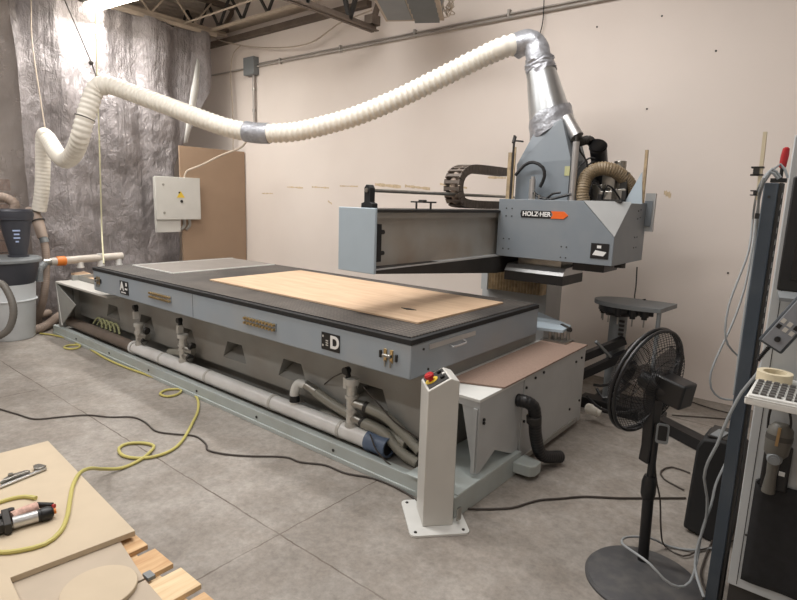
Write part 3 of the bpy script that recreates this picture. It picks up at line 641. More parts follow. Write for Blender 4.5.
MB().box(-1.33,-1.27,4.69,4.72,1.5,1.7).build('rear_bar', headm, HD)
MB().prism([(-1.366,4.300,1.677),(-1.261,4.300,1.901),(-1.238,4.300,1.673)], (0,.01,0)).build('side_wing', bluel, HD)
MB().beam((-1.275,4.440,1.681),(-1.283,4.440,2.068), .02, .02,(0,1,0)).build('wing_strip', tanc, HD)
# dust skirt
sk = MB().box(-2.19,-1.69,4.06,4.46,1.035,1.11).build('brush_skirt', blk, R)
MB().add([(-2.19,4.055,1.11),(-1.69,4.055,1.11),(-1.69,4.46,1.11),(-2.19,4.46,1.11),(-2.19,4.10,1.165),(-1.69,4.10,1.165),(-1.69,4.42,1.18),(-2.19,4.42,1.18)], [(0,1,5,4),(1,2,6,5),(2,3,7,6),(3,0,4,7),(4,5,6,7),(0,3,2,1)]).build('skirt_frame', alu, sk, smooth=0)
MB().box(-2.12,-1.75,4.15,4.4,1.16,1.24).build('skirt_mount', steel, sk)
MB().box(-1.64,-1.40,4.10,4.4,1.165,1.23).build('tool_box', blk, R, bevel=.004)
for x in (-1.36,-1.34): MB().cyl((x,4.3+x*.0,1.195),(x,4.3,1.23),.03).build('gland', dark, R)
# hood and duct
hb = MB(); Yh0, Yh1 = 4.17, 4.50
bx0, bx1, bz0, bz1 = -2.20, -1.75, 1.66, 1.99
tx, ty, tz, tr = -1.985, 4.36, 2.27, .13
base_ = [(bx0,Yh0,bz1-.03),(bx1,Yh0,bz1),(bx1,Yh1,bz1),(bx0,Yh1,bz1-.03)]
top_ = [(-2.09,Yh0+.03,2.19),(-1.86,Yh0+.03,2.30),(-1.86,Yh1-.02,2.30),(-2.09,Yh1-.02,2.19)]
low_ = [(bx0,Yh0,bz0),(bx1,Yh0,bz0),(bx1,Yh1,bz0),(bx0,Yh1,bz0)]
hb.add(low_+base_+top_, [(i,(i+1)%4,(i+1)%4+4,i+4) for i in range(4)]+[(4+i,4+(i+1)%4,8+(i+1)%4,8+i) for i in range(4)]+[(8,9,10,11),(3,2,1,0)])
HB = hb.build('dust_hood', headm, R, smooth=0, bevel=.003)
MB().box(-1.79,-1.75,Yh0-.004,Yh0,1.87,1.94).build('hood_label', mat('yellowed_label',(176,176,132),.6), HB)
c0, c1 = V((-2.020,4.360,2.287)), V((-2.135,4.340,2.716))
d_ = (c1-c0).normalized()
pts = []; 
dm = MB(); N_ = 40; u0 = d_.orthogonal().normalized(); w0 = d_.cross(u0); cutn = V(.48,0,-.88)*-1; vs = []
for r_c, base_c, cut in ((.172, c0, True), (.150, c0+d_*.16, False), (.112, c1, False)):
    for k in range(N_):
        th = 2*PI*k/N_; p = base_c+(u0*math.cos(th)+w0*math.sin(th))*r_c
        if cut: p = p - d_*((p-c0).dot(cutn)/d_.dot(cutn))
        vs.append(p)
dm.add(vs, [(j*N_+k, j*N_+(k+1)%N_, (j+1)*N_+(k+1)%N_, (j+1)*N_+k) for j in range(2) for k in range(N_)]); dm.build('duct_cone', duct, HB, smooth=60)
sw = []
for i in range(25):
    th = 2*PI*i/24; sw.append(i)
def wrap(p, q, r0, r1, name, amp=.006, seed=0, n=40, m=14):
    p, q = V(p), V(q); d = (q-p).normalized(); u = d.orthogonal().normalized(); w = d.cross(u); vs = []
    for j in range(m+1):
        for i in range(n):
            th = 2*PI*i/n; t_ = j/m; off = 0
            if j in (0, m): off = .02*math.sin(th*3+seed)
            r = (r0+(r1-r0)*t_) + amp*noise.noise(V(math.cos(th)*3, math.sin(th)*3+seed, t_*6))*2
            c = p.lerp(q, t_)+d*off; vs.append(c+(u*math.cos(th)+w*math.sin(th))*r)
    return MB().add(vs, [(j*n+i, j*n+(i+1)%n, (j+1)*n+(i+1)%n, (j+1)*n+i) for j in range(m) for i in range(n)])
vs = []; M_ = 6
for j in range(M_+1):
    for k in range(N_):
        th = 2*PI*k/N_; q_ = V(math.cos(th)*3, math.sin(th)*3, j*1.1); r_c = (.185, .183, .180, .179, .178, .176, .173)[j] + .012*noise.noise(q_)
        p = c0+(u0*math.cos(th)+w0*math.sin(th))*r_c; p = p - d_*((p-c0).dot(cutn)/d_.dot(cutn)) + d_*(-.085+.026*j+(.02*noise.noise(q_*.8) if j in (0,M_) else 0)); vs.append(p)
MB().add(vs, [(j*N_+k, j*N_+(k+1)%N_, (j+1)*N_+(k+1)%N_, (j+1)*N_+k) for j in range(M_) for k in range(N_)]).build('tape_wrap', tape, HB, smooth=70)
wrap(c1-d_*.03, c1+d_*.07, .120, .108, 't', .010, 5).build('tape_wrap', tape, HB, smooth=70)
# branch pipe to ribbed hose
MB().cyl((-1.862,4.280,2.313),(-1.753,4.260,2.164),.052).build('branch_pipe', alu, HB)
h = MB(); ribbed(h, [(-1.775,4.31,2.125),(-1.745,4.35,2.14),(-1.71,4.42,2.15),(-1.68,4.50,2.06),(-1.68,4.52,1.9),(-1.68,4.52,1.7)], .036, .018, .10); h.build('branch_hose', dark, HB)
# masts, cylinders, tubes
MB().box(-2.245,-2.215,4.10,4.12,1.4,2.05).box(-2.205,-2.175,4.09,4.10,1.5,2.09).build('mast_plate', tanc, R)
ms = MB(); ms.cyl((-2.195,4.09,1.6),(-2.195,4.09,2.18),.009); ms.cyl((-2.195,4.09,2.14),(-2.12,4.10,2.13),.007); ms.cyl((-2.195,4.08,2.12),(-2.195,4.10,2.17),.014); ms.build('mast_rod', dark, R)
MB().cyl((-1.685,4.09,1.66),(-1.685,4.09,2.11),.024).build('lift_cylinder', alu, R)
MB().cyl((-1.685,4.09,2.11),(-1.685,4.09,2.15),.012).build('cylinder_rod', dark, R)
MB().cyl((-2.01,4.09,1.66),(-2.01,4.09,1.84),.024).cyl((-2.01,4.09,1.84),(-2.01,4.09,1.86),.015).build('small_cylinder', alu, R)
ta, tb = V((-1.667,4.620,1.842)), V((-1.593,4.280,2.100)); td = (tb-ta).normalized()
ut = MB(); ut.sweep([ta, tb-td*.02, tb-td*.018, tb, tb-td*.001, tb-td*.16], [.062,.062,.067,.067,.058,.056], 32, False); ut.build('black_tube', blk, R, smooth=40)
h = MB(); ribbed(h, [(-1.614,4.140,1.668),(-1.623,4.140,1.763),(-1.618,4.180,1.868),(-1.554,4.220,1.920),(-1.472,4.260,1.918),(-1.407,4.320,1.874),(-1.360,4.380,1.804),(-1.338,4.420,1.679)], .052, .018, .07); h.build('arched_hose', hosebr, R)
mm = MB()
for x,y,z,w_,h_ in ((-1.50,4.36,1.84,.05,.07),(-1.44,4.42,1.77,.05,.09),(-1.56,4.30,1.74,.04,.07),(-1.40,4.34,1.73,.04,.05),(-1.48,4.26,1.72,.05,.04)): mm.box(x-w_,x+w_,y-.05,y+.05,z-h_,z+h_)
mm.cyl((-1.46,4.42,1.85),(-1.46,4.42,1.99),.045); mm.build('spindle_motor', steel, R, bevel=.005)
mk = MB()
for i in range(18):
    x = random.uniform(-1.68,-1.36); y = random.uniform(4.2,4.34); z = random.uniform(1.69,1.78); mk.box(x-.015,x+.015,y-.01,y+.01,1.68,z+random.uniform(0,.03))
mk.box(-1.68,-1.36,4.2,4.34,1.68,1.70).build('valve_block', dark, R); MB().box(-1.41,-1.36,4.3,4.36,1.69,1.90).build('sensor_block', dark, R)
for q in ([(-1.64,4.2,1.75),(-1.66,4.2,1.9),(-1.6,4.25,1.98),(-1.56,4.3,1.95)],[(-1.66,4.16,1.7),(-1.7,4.18,1.9),(-1.64,4.24,2.0),(-1.6,4.26,2.0)],[(-1.50,4.2,1.70),(-1.45,4.16,1.80),(-1.40,4.2,1.75),(-1.38,4.25,1.70)],[(-1.58,4.14,1.7),(-1.54,4.12,1.82),(-1.48,4.16,1.76)],[(-1.68,4.1,2.12),(-1.66,4.12,2.04),(-1.62,4.16,1.97),(-1.63,4.2,1.85)]):
    cable(q, .007).build('pneumatic_line', blk, R)
cable([(-2.17,4.10,1.87),(-2.10,4.11,1.95),(-2.02,4.10,1.97),(-1.94,4.10,1.93),(-1.92,4.10,1.86),(-1.95,4.10,1.78)], .013).build('head_cable', blk, R)
cable([(-1.99,4.08,1.74),(-1.93,4.07,1.70),(-1.84,4.06,1.69),(-1.76,4.06,1.71),(-1.68,4.07,1.73)], .011).build('head_cable', blk, R)
cable([(-1.87,4.06,1.69),(-1.82,4.05,1.73),(-1.76,4.05,1.74)], .009).build('head_cable', blk, R)
MB().box(-1.98,-1.97,4.06,4.08,1.68,1.74).box(-1.94,-1.93,4.06,4.08,1.68,1.72).build('head_bracket', steel, R)

# ------------------------------------------------------------------ things on the bed
tag(MB().prism([(-4.222,2.622,.922),(-1.948,2.591,.922),(-1.935,3.60,.922),(-4.222,3.63,.922)], (0,0,.012)).build('plywood_sheet', plywood, bevel=.001), 'thin birch plywood sheet lying on the black machine bed', 'plywood sheet')
tag(MB().prism([(-2.30,2.86,.9345),(-2.24,2.84,.9345),(-2.18,2.87,.9345),(-2.24,2.88,.9345)], (0,0,.004)).build('wood_chip', dark), 'small dark chip lying on the plywood sheet', 'chip')
tag(MB().prism([(-7.334,2.671,0.636),(-6.412,2.591,0.636),(-6.944,2.811,0.636),(-7.425,2.855,0.636)], (0,0,.016)).build('plywood_offcut', plywood), 'narrow plywood strip on the far end cover of the machine', 'offcut')

# green coiled hose and paper on the tray, by the machine's far end
mb = MB()
for i in range(5): mb.sweep(spline([(-6.35+i*.1,2.50,.21),(-6.30+i*.1,2.53,.28),(-6.2+i*.1,2.52,.27),(-6.12+i*.1,2.50,.20)],.03), .011, 8)
tag(mb.build('coiled_hose', mat('pale_green_hose',(150,152,112),.5)), 'pale green coiled hose lying behind the dusty pipe', 'hose')

# ------------------------------------------------------------------ white flexible dust hose
DH = thing('dust_hose', 'long white flexible dust hose sagging across the wall above the machine', 'dust hose', (-4.0,4.2,2.3))
e = MB(); e.sweep(spline([c1+d_*.03, c1+d_*.12, c1+V(-.07,0,.19), c1+V(-.16,-.01,.215), c1+V(-.23,-.02,.20)], .015), .098, 28, False)
for i, v_ in enumerate(e.v): k = V(v_)*9; e.v[i] = tuple(V(v_)+V(noise.noise(k), noise.noise(k+V(5,0,0)), noise.noise(k+V(0,5,0)))*.015)
e.build('taped_elbow', tape, DH, smooth=70)
s0 = c1+V(-.19,-.01,.21)
path = [s0, (-2.416,4.246,2.900), (-2.635,4.224,2.839), (-2.933,4.077,2.686), (-3.272,3.890,2.507), (-3.628,3.697,2.355), (-4.036,3.469,2.240), (-4.300,3.314,2.214)]
h = MB(); ribbed(h, path, .087, .052, .12, 28); h.build('hose_run', hosew, DH)
h = MB(); h.sweep(spline([(-4.293,3.319,2.215), (-4.396,3.263,2.218), (-4.502,3.219,2.232)], .03), .094, 28); h.build('taped_joint', tape, DH)
path = [(-4.494,3.224,2.228), (-4.703,3.130,2.273), (-4.942,3.020,2.352), (-5.274,2.907,2.465), (-5.615,2.787,2.578), (-5.870,2.666,2.667), (-5.981,2.581,2.692)]
h = MB(); ribbed(h, path, .087, .052, .11, 28); h.build('hose_run', hosew, DH)
h = MB(); ribbed(h, [(-5.932,2.617,2.674), (-5.994,2.566,2.672), (-6.024,2.528,2.612), (-6.040,2.490,2.504), (-6.060,2.430,2.317), (-6.124,2.407,2.164), (-6.317,2.415,2.025), (-6.538,2.416,1.960), (-6.780,2.430,2.018), (-7.026,2.456,2.145), (-7.190,2.473,2.229)], .088, .052, .09, 28); h.build('hose_run', hosew, DH)
h = MB(); ribbed(h, [(-7.122,2.459,2.214), (-7.272,2.477,2.255), (-7.323,2.476,2.147), (-7.350,2.468,1.924), (-7.377,2.446,1.640), (-7.428,2.413,1.397)], .078, .042, .04, 24); h.build('hose_run', hosew, DH)
MB().torus((-6.058,2.440,2.356), (V((-6.060,2.430,2.317))-V((-6.040,2.490,2.504))), .090, .006, 32, 6).build('clamp_band', dark, DH)
cable([(-6.400,2.442,3.558), (-6.250,2.492,3.250), (-6.087,2.544,2.904), (-6.030,2.559,2.769), (-5.976,2.576,2.653)], .006).build('support_rope', cordb, DH)
MB().ball((-6.086,2.543,2.894), .022).build('rope_knot', cordb, DH)
cable([(-7.601,2.572,3.814), (-7.523,2.519,3.312), (-7.385,2.502,2.756), (-7.274,2.494,2.334)], .007).build('support_string', rodm, DH)
MB().box(-7.3,-7.2,3.0,3.1,4.4,4.44).build('ceiling_hook', dark, DH) if False else None
tag(cable([(-6.593,2.841,3.697), (-6.520,2.791,3.226), (-6.454,2.747,2.809), (-6.474,2.743,2.297), (-6.461,2.711,1.552), (-6.400,2.673,1.174), (-5.655,2.36,.95)], .008).build('yellow_string', ystr), 'pale yellow cord hanging in front of the silver curtain to the machine bed', 'cord')

# ------------------------------------------------------------------ dust separator
cx, cy = -7.15, 2.085
t = thing('waste_drum', 'white drum with a dark tub and grey lid under the dust separator', 'drum', (cx-.02,cy-.12,0))
q = V(cx-.02, cy-.12, 0)
MB().lathe(q, [(.20,0),(.215,.02),(.25,.42),(.258,.44),(.25,.46),(.262,.62)], 40).build('drum_body', drumw, t)
MB().torus(q+V(0,0,.44), (0,0,1), .257, .010, 40, 8).build('drum_hoop', drumw, t)
MB().lathe(q, [(.25,.62),(.27,.66),(.315,.86)], 40).build('tub', cyclm, t)
MB().lathe(q, [(.335,.86),(.34,.865),(.34,.89),(.32,.905),(.001,.905)], 40).build('lid', drumg, t)
t = thing('cyclone_separator', 'dark tapered cyclone dust separator standing on the grey drum lid', 'dust separator', (cx,cy,.906))
MB().lathe((cx,cy,.906), [(.10,0),(.10,.02),(.085,.02),(.155,.40),(.17,.41),(.17,.50),(.155,.52),(.001,.53)], 40).build('cone', cyclm, t)
MB().lathe((cx,cy,1.35), [(.176,0),(.176,.04)], 40).build('rim', cyclm, t)
u = V(-cx, -cy, 0).normalized(); r_h = V(-u.y, u.x, 0)
for i, w_ in enumerate((.07,.05,.06,.03)):
    c = V(cx,cy,1.20-i*.04)+u*(.134-i*.007); MB().obox(c, r_h, (0,0,1), u, w_/2, .008, .006).build('printed_mark', mat('pale_blue_print%d'%i,(170,186,220),.5) if i == 0 else MATS['pale_blue_print0'], t)
h = MB(); ribbed(h, [(cx,cy,1.42),(cx,cy,1.49),(cx-.03,cy-.06,1.54),(cx-.05,cy-.16,1.55),(cx-.06,cy-.25,1.46),(cx-.08,cy-.34,1.3),(cx-.1,cy-.42,1.1)], .052, .03, .06); h.build('inlet_hose', hoset, t)
e = MB(); e.sweep([(-7.526,2.330,1.382),(-7.471,2.374,1.384),(-7.419,2.390,1.270),(-7.349,2.405,1.088)], [.06,.062,.062,.055], 20); e.build('outlet_pipe', hoset, t, smooth=60)
MB().torus((-7.471,2.374,1.384), (V((-7.419,2.390,1.270))-V((-7.471,2.374,1.384))), .068, .012, 28, 8).torus((-7.421,2.392,1.282), (V((-7.419,2.390,1.270))-V((-7.471,2.374,1.384))), .067, .008, 28, 8).build('outlet_clamp', dark, t)
MB().cyl((-7.364,2.403,1.133),(-7.323,2.413,1.031),.045).build('outlet_adapter', drumg, t)
h = MB(); ribbed(h, [(-7.337,2.410,1.065),(-7.295,2.404,0.893),(-7.263,2.376,0.663),(-7.250,2.334,0.432),(-7.370,2.315,0.213),(-7.503,2.305,0.071)], .042, .025, .05); h.build('drop_hose', hoset, t)
h = MB(); ribbed(h, [(-8.105,2.778,0.160),(-7.957,2.527,0.160),(-7.753,2.348,0.150),(-7.553,2.370,0.140),(-7.816,2.591,0.120),(-8.058,2.769,0.100)], .045, .03, .06)
ribbed(h, [(-7.694,2.637,0.080),(-7.259,2.319,0.060),(-7.164,2.113,0.050),(-7.237,2.037,0.050),(-7.468,2.096,0.060),(-7.469,2.201,0.080),(-7.497,2.348,0.090)], .05, .03, .06)
tag(h.build('coiled_hose', hoset), 'dusty pinkish tan hose coiled on the floor beside the drum', 'hose')
h = MB(); ribbed(h, [(-6.549,1.663,0.730),(-6.470,1.723,0.714),(-6.403,1.755,0.618),(-6.357,1.767,0.503),(-6.341,1.752,0.386),(-6.363,1.707,0.267),(-6.430,1.636,0.196)], .034, .03, .04)
tag(h.build('curved_hose', mat('dark_grey_hose',(104,100,94),.5)), 'dark grey hose curving in front of the white drum', 'hose')
t = thing('branch_pipe', 'white horizontal pipe with an orange collar in front of the plastic sheet', 'pipe', (-7.27,2.8,.7))
MB().cyl((-7.27,2.44,.815),(-7.27,3.27,.835),.046,n=24).build('pipe_run', mat('greyish_pipe',(196,188,178),.4), t)
MB().lathe((-7.27,2.50,.816), [(.052,0),(.058,.02),(.058,.09),(.05,.10)], 24, (0,1,0)).build('orange_collar', orange, t)
MB().cyl((-7.27,2.36,.81),(-7.27,2.45,.813),.042).build('pipe_inlet', steel, t)
for y in (2.76,3.0,3.22): MB().cyl((-7.27,y,.82),(-7.27,y,.72),.036).cyl((-7.27,y,.74),(-7.27,y,.72),.042).build('tee_outlet', pvc, t)
MB().cyl((-7.27,3.0,.86),(-7.27,3.0,.88),.04).build('tee_cap', pvc, t)
MB().cyl((-7.27,3.22,0),(-7.27,3.22,.72),.02).build('support_post', drumg, t)
h = MB(); ribbed(h, [(-7.27,2.38,.80),(-7.22,2.30,.74),(-7.2,2.28,.60)], .042, .025, .05); h.build('connecting_hose', drumg, t)

# ------------------------------------------------------------------ emergency stop post
t = thing('control_post', 'off-white square post with a red emergency stop button on top', 'control post', (-1.52,2.2,0))
pA, pB, pD = V(-1.647,2.232,0), V(-1.508,2.104,0), V(-1.404,2.221,0); e1 = (pA-pB); e2 = (pD-pB); L1, L2 = e1.length, e2.length; e1.normalize(); e2 = (e2-e1*e2.dot(e1)).normalized()
prof = [(0,.012),(0,.735),(L2*.72,.800),(L2,.785),(L2,.012)]
MB().prism([pB+e2*a+V(0,0,z) for a, z in prof], e1*L1).build('post_body', postw, t, bevel=.004)
pc = pB+e1*L1/2+e2*L2/2
c4 = []
for sx_, sy_ in ((-1,-1),(1,-1),(1,1),(-1,1)):
    for k in range(5):
        a0 = {(-1,-1):PI, (1,-1):1.5*PI, (1,1):0, (-1,1):.5*PI}[(sx_,sy_)]+k*PI/8
        c4.append(pc + e1*(sx_*(L1/2+.045)+math.cos(a0)*.03) + e2*(sy_*(L2/2+.045)+math.sin(a0)*.03)+V(0,0,.001))
BP = MB().prism(c4, (0,0,.011)).build('base_plate', white, t, smooth=0)
for a, b_ in ((-1,-1),(1,-1),(1,1),(-1,1)): q = pc+e1*a*(L1/2+.045)+e2*b_*(L2/2+.045); MB().cyl(q+V(0,0,.011), q+V(0,0,.016), .008, n=10).build('anchor_bolt', dark, BP)
slope = (V(0,0,.065)+e2*L2*.72).normalized(); nrm = slope.cross(-e1).normalized()
if nrm.z < 0: nrm = -nrm
def onp(a, b_): return pB+V(0,0,.735)+e1*a*L1+slope*b_*(L2*.72/ (e2.dot(slope)))
pn = MB().prism([onp(.08,.08)+nrm*.0005,onp(.92,.08)+nrm*.0005,onp(.92,.94)+nrm*.0005,onp(.08,.94)+nrm*.0005], nrm*.003).build('button_panel', dark, t)
cE = onp(.5,.33)
MB().cyl(cE+nrm*.003, cE+nrm*.006, .034).build('yellow_ring', yel, pn)
MB().lathe(cE, [(.014,.004),(.014,.02),(.024,.022),(.026,.036),(.020,.044),(.001,.045)], 24, nrm).build('stop_button', red, pn)
MB().cyl(onp(.3,.75)+nrm*.003, onp(.3,.75)+nrm*.014, .012).cyl(onp(.72,.75)+nrm*.003, onp(.72,.75)+nrm*.014, .012).build('push_button', blk, pn)
MB().cyl(onp(.5,.87)+nrm*.003, onp(.5,.87)+nrm*.01, .009).build('push_button', white, pn)
MB().box(-1.395,-1.385,2.24,2.27,.03,.10).build('cable_clip', steel, t)

# ------------------------------------------------------------------ tool changer stand
t = thing('tool_stand', 'grey tool changer stand with a flat plate on a round column by the wall', 'tool changer', (-1.2,4.6,0))
tp = MB(); ccx, ccy, cr_ = -1.34, 4.56, .26
poly = []
for k in range(28):
    th = PI*.5+PI*k/27*1.0
    poly.append((ccx+cr_*math.cos(th), ccy+cr_*.75*math.sin(th), .87))
poly += [(-1.22,4.36,.87),(-1.05,4.40,.87),(-1.02,4.76,.87)]
TP = tp.prism(poly, (0,0,.035)).build('top_plate', drumg, t, bevel=.003)
MB().cyl((-1.40,4.56,.03),(-1.40,4.56,.875),.068,.068,n=28).build('column', drumg, t)
for i in range(5): MB().box(-1.37,-1.33,4.485,4.50,.60+i*.035,.618+i*.035).build('column_slot', dark, t)
MB().lathe((-1.38,4.54,.80), [(.13,.0),(.17,.03),(.17,.072)], 24).build('turret', blk, t)
for a in (3.3,3.7,4.1,4.5,5.0,5.4):
    x = ccx+.03+.22*math.cos(a); y = ccy+.19*math.sin(a)*.9
    g = MB().cyl((x,y,.82),(x,y,.872),.032,n=14).cyl((x,y,.80),(x,y,.83),.022,n=12).cyl((x+.04,y+.02,.83),(x+.04,y+.02,.872),.02).build('tool_gripper', blk, TP)
    MB().cyl((x,y,.74),(x,y,.80),.006,n=8).build('tool_bit', steel, g)
MB().cyl((-1.065,4.42,.03),(-1.065,4.42,.875),.016).build('side_leg', drumg, t)
MB().box(-1.6,-.95,4.38,4.52,.0,.09).box(-1.55,-1.1,4.52,4.8,0,.06).build('stand_base', blk, t, bevel=.005)
for a, b_ in (((-1.32,4.5,.60),(-1.75,4.1,.34)),((-1.28,4.48,.50),(-1.72,4.05,.20))):
    MB().beam(a, b_, .06, .06).build('diagonal_strut', blk, t)
MB().beam((-1.36,4.45,.42),(-1.44,4.20,.62),.02,.02).build('pipe_brace', drumg, t)
MB().beam((-1.049,4.434,0.045),(-0.589,4.136,0.045),.10,.08).build('floor_foot', blk, t)
MB().beam((-1.2,4.6,.05),(-1.049,4.434,0.045),.10,.08).build('floor_foot', blk, t)
for q in ([(-1.40,4.2,.25),(-1.33,4.16,.20),(-1.25,4.2,.24),(-1.2,4.35,.3)], [(-1.40,4.12,.3),(-1.32,4.2,.30),(-1.24,4.35,.42)], [(-1.42,4.06,.22),(-1.3,4.03,.16),(-1.15,4.1,.15),(-1.02,4.25,.2)]):
    cable(q, .011).build('stand_cable', blk, t)
mb = MB(); ribbed(mb, [(-1.43,4.13,.10),(-1.36,4.10,.11),(-1.32,4.11,.10)], .04, .02, .15); mb.build('pipe_stub', hosew, t)
tag(cable([(-1.482,5.200,1.120),(-1.474,5.200,0.958),(-1.413,5.000,0.853),(-1.25,4.7,.915)], .006).build('hanging_cable', dark), 'thin dark cable dropping from the head to the tool stand', 'cable')

# ------------------------------------------------------------------ pedestal fan
FX, FY = -.565, 2.56
t = thing('pedestal_fan', 'black pedestal fan seen from behind on a round grey base', 'pedestal fan', (-.53,2.44,0))
MB().lathe((-.53,2.44,0), [(.245,0),(.245,.010),(.235,.022),(.06,.035),(.001,.036)], 56).build('base', fanb, t)
MB().cyl((FX,FY,.02),(FX-.01,FY,.40),.024,.024).build('lower_pole', blk, t)
MB().lathe((FX-.012,FY,.34), [(.026,0),(.032,.02),(.032,.08),(.024,.11)], 20).build('height_collar', blk, t)
MB().cyl((FX-.01,FY,.42),(FX-.01,FY,.70),.0165).build('upper_pole', blk, t)
ax = V(-.95,.29,.15).normalized(); hc = V(-.592,2.580,.868)
side = ax.cross(V(0,0,1)).normalized(); up = side.cross(ax).normalized()
neck = V(FX-.01,FY,.66); smoke = curtain_material('smoked_blade', (40,40,42), .45, 0, .3, .0001)
MB().prism([neck+side*-.036+V(0,0,-.15),neck+side*.030+V(0,0,-.15),neck+side*.024+V(0,0,-.08),neck+side*.040+V(0,0,.18),neck+side*-.040+V(0,0,.18),neck+side*-.026+V(0,0,-.08)], ax*.05).build('neck', blk, t, bevel=.008)
pn_ = V(.25,-.97,0).normalized(); ps_ = V(.97,.25,0); pq = neck+pn_*.028+V(0,0,.0)
def rr(c_, w_, h_, r_):
    o_ = []
    for sx_, sz_, a0 in ((1,1,0),(-1,1,PI/2),(-1,-1,PI),(1,-1,1.5*PI)):
        for k in range(5): a = a0+k*PI/8; o_.append(c_+ps_*(sx_*(w_-r_)+math.cos(a)*r_)+V(0,0,sz_*(h_-r_)+math.sin(a)*r_))
    return o_
tagp = MB().prism(rr(pq+ps_*.026+V(0,0,.012), .026, .045, .012), pn_*.012).build('control_plate', drumg, t, smooth=0)
MB().prism(rr(pq+ps_*.026+V(0,0,.016)+pn_*.0125, .018, .034, .006), pn_*.002).build('plate_inset', blk, tagp, smooth=0)
grm = mat('grille_wire', (46,46,48), .25, .6, .1)
# grille: centre gc, rear and front wires
gc = hc+ax*.045; RG = .243
MB().lathe(hc-ax*.15, [(.03,.03),(.046,.04),(.050,.06),(.056,.12),(.066,.15),(.066,.17)], 28, ax).build('motor_housing', blk, t)
MB().obox(hc-ax*.070+up*.012, ax, side, up, .070, .052, .056).build('motor_cover', blk, t, bevel=.010)
MB().torus(gc, ax, RG, .008, 72, 8).torus(gc+ax*.02, ax, RG+.002, .009, 72, 8).build('grille_ring', blk, t)
rg = MB()
def wires(sign, depth, n, r0, mb, twist=0):
    for i in range(n):
        th = 2*PI*i/n; pts = []
        for j in range(9):
            s = j/8; r = r0+(RG-r0)*s; d = depth*(1-(s)**3.2); a = th+twist*(1-s)
            pts.append(gc+ax*(sign*d+(.02 if sign > 0 else 0))+(side*math.cos(a)+up*math.sin(a))*r)
        mb.sweep(pts, .0012, 5)
wires(-1, .075, 66, .05, rg, .5)
rg.torus(gc-ax*.066, ax, .13, .002, 48, 5); rg.torus(gc-ax*.046, ax, .19, .002, 48, 5); rg.torus(gc-ax*.075, ax, .055, .004, 40, 6)
rg.build('rear_grille', grm, t)
fg = MB(); wires(1, .085, 72, .04, fg); fg.torus(gc+ax*.09, ax, .13, .002, 48, 5); fg.lathe(gc+ax*.105, [(.001,.004),(.045,.002),(.045,-.004)], 24, ax); fg.build('front_grille', grm, t)
MB().lathe(gc-ax*.03, [(.04,0),(.04,.06),(.03,.07),(.001,.072)], 20, ax).build('hub', blk, t)
for k in range(3):
    b0 = 2*PI*k/3+.4; vs = []; fs = []
    for j in range(8):
        s = j/7; r = .04+(.215-.04)*s; wd = .75*(1-.35*s)*(.55+.9*math.sin(PI*min(1,s*1.1+.1)))*.8
        for i in range(7):
            u_ = i/6-.5; a = b0+u_*wd*1.25+s*.2
            vs.append(gc+(side*math.cos(a)+up*math.sin(a))*r+ax*(u_*.05+.005))
    for j in range(7):
        for i in range(6): fs.append((j*7+i,j*7+i+1,(j+1)*7+i+1,(j+1)*7+i))
    o = MB().add(vs, fs).build('blade', smoke, t, smooth=180); sm_ = o.modifiers.new('s','SOLIDIFY'); sm_.thickness = .003
tag(cable([(-0.500,2.526,0.012),(-0.494,2.779,0.012),(-0.539,2.654,0.303),(-0.561,2.668,0.442),(-0.542,2.711,0.278),(-.50,2.66,.02)],.004).build('x', blk) if False else cable([(-.575,2.55,.62),(-.555,2.57,.45),(-0.542,2.651,0.303),(-0.516,2.617,0.177),(-0.521,2.776,0.012),(-0.433,2.750,0.012),(-0.382,2.859,0.012),(-0.328,2.949,0.012),(-0.265,3.072,0.012)], .004).build('fan_cord', cordb), 'thin black power cord running down from the fan to the floor', 'cord')

# ------------------------------------------------------------------ black case
t = thing('black_case', 'tall black case standing on the floor behind the blue upright', 'case', (-.4,3.15,0))
MB().prism([(-.492,3.0,.02),(-.34,2.98,.0),(-.28,3.0,.0),(-.28,3.0,.50),(-.36,3.0,.535),(-.455,3.0,.52),(-.478,3.0,.47)], (0,.22,0)).build('case_body', blkm, t, bevel=.012)
MB().box(-.44,-.30,3.02,3.2,.532,.538).build('top_panel', dark, t)
MB().prism([(-.43,3.03,.539),(-.38,3.02,.539),(-.36,3.12,.539),(-.41,3.14,.539)], (0,0,.004)).build('paper_label', drumg, t)

# ------------------------------------------------------------------ blue upright
t = thing('steel_upright', 'dark blue grey square steel upright beside the white control console', 'steel upright', (-.25,2.46,0))
MB().box(-.283,-.238,2.42,2.50,0,1.75).build('column', bluep, t, bevel=.004)
MB().box(-.2378,-.227,2.43,2.50,0,1.75).build('shaded_side', dark, t)  # the upright's side face in shade, with that shade put into a darker colour
for i in range(14): MB().box(-.2269,-.2255,2.445,2.455,1.15+i*.042,1.17+i*.042).build('slot', white, t)
MB().cyl((-.262,2.4195,1.70),(-.262,2.418,1.70),.005).build('bolt_hole', dark, t)
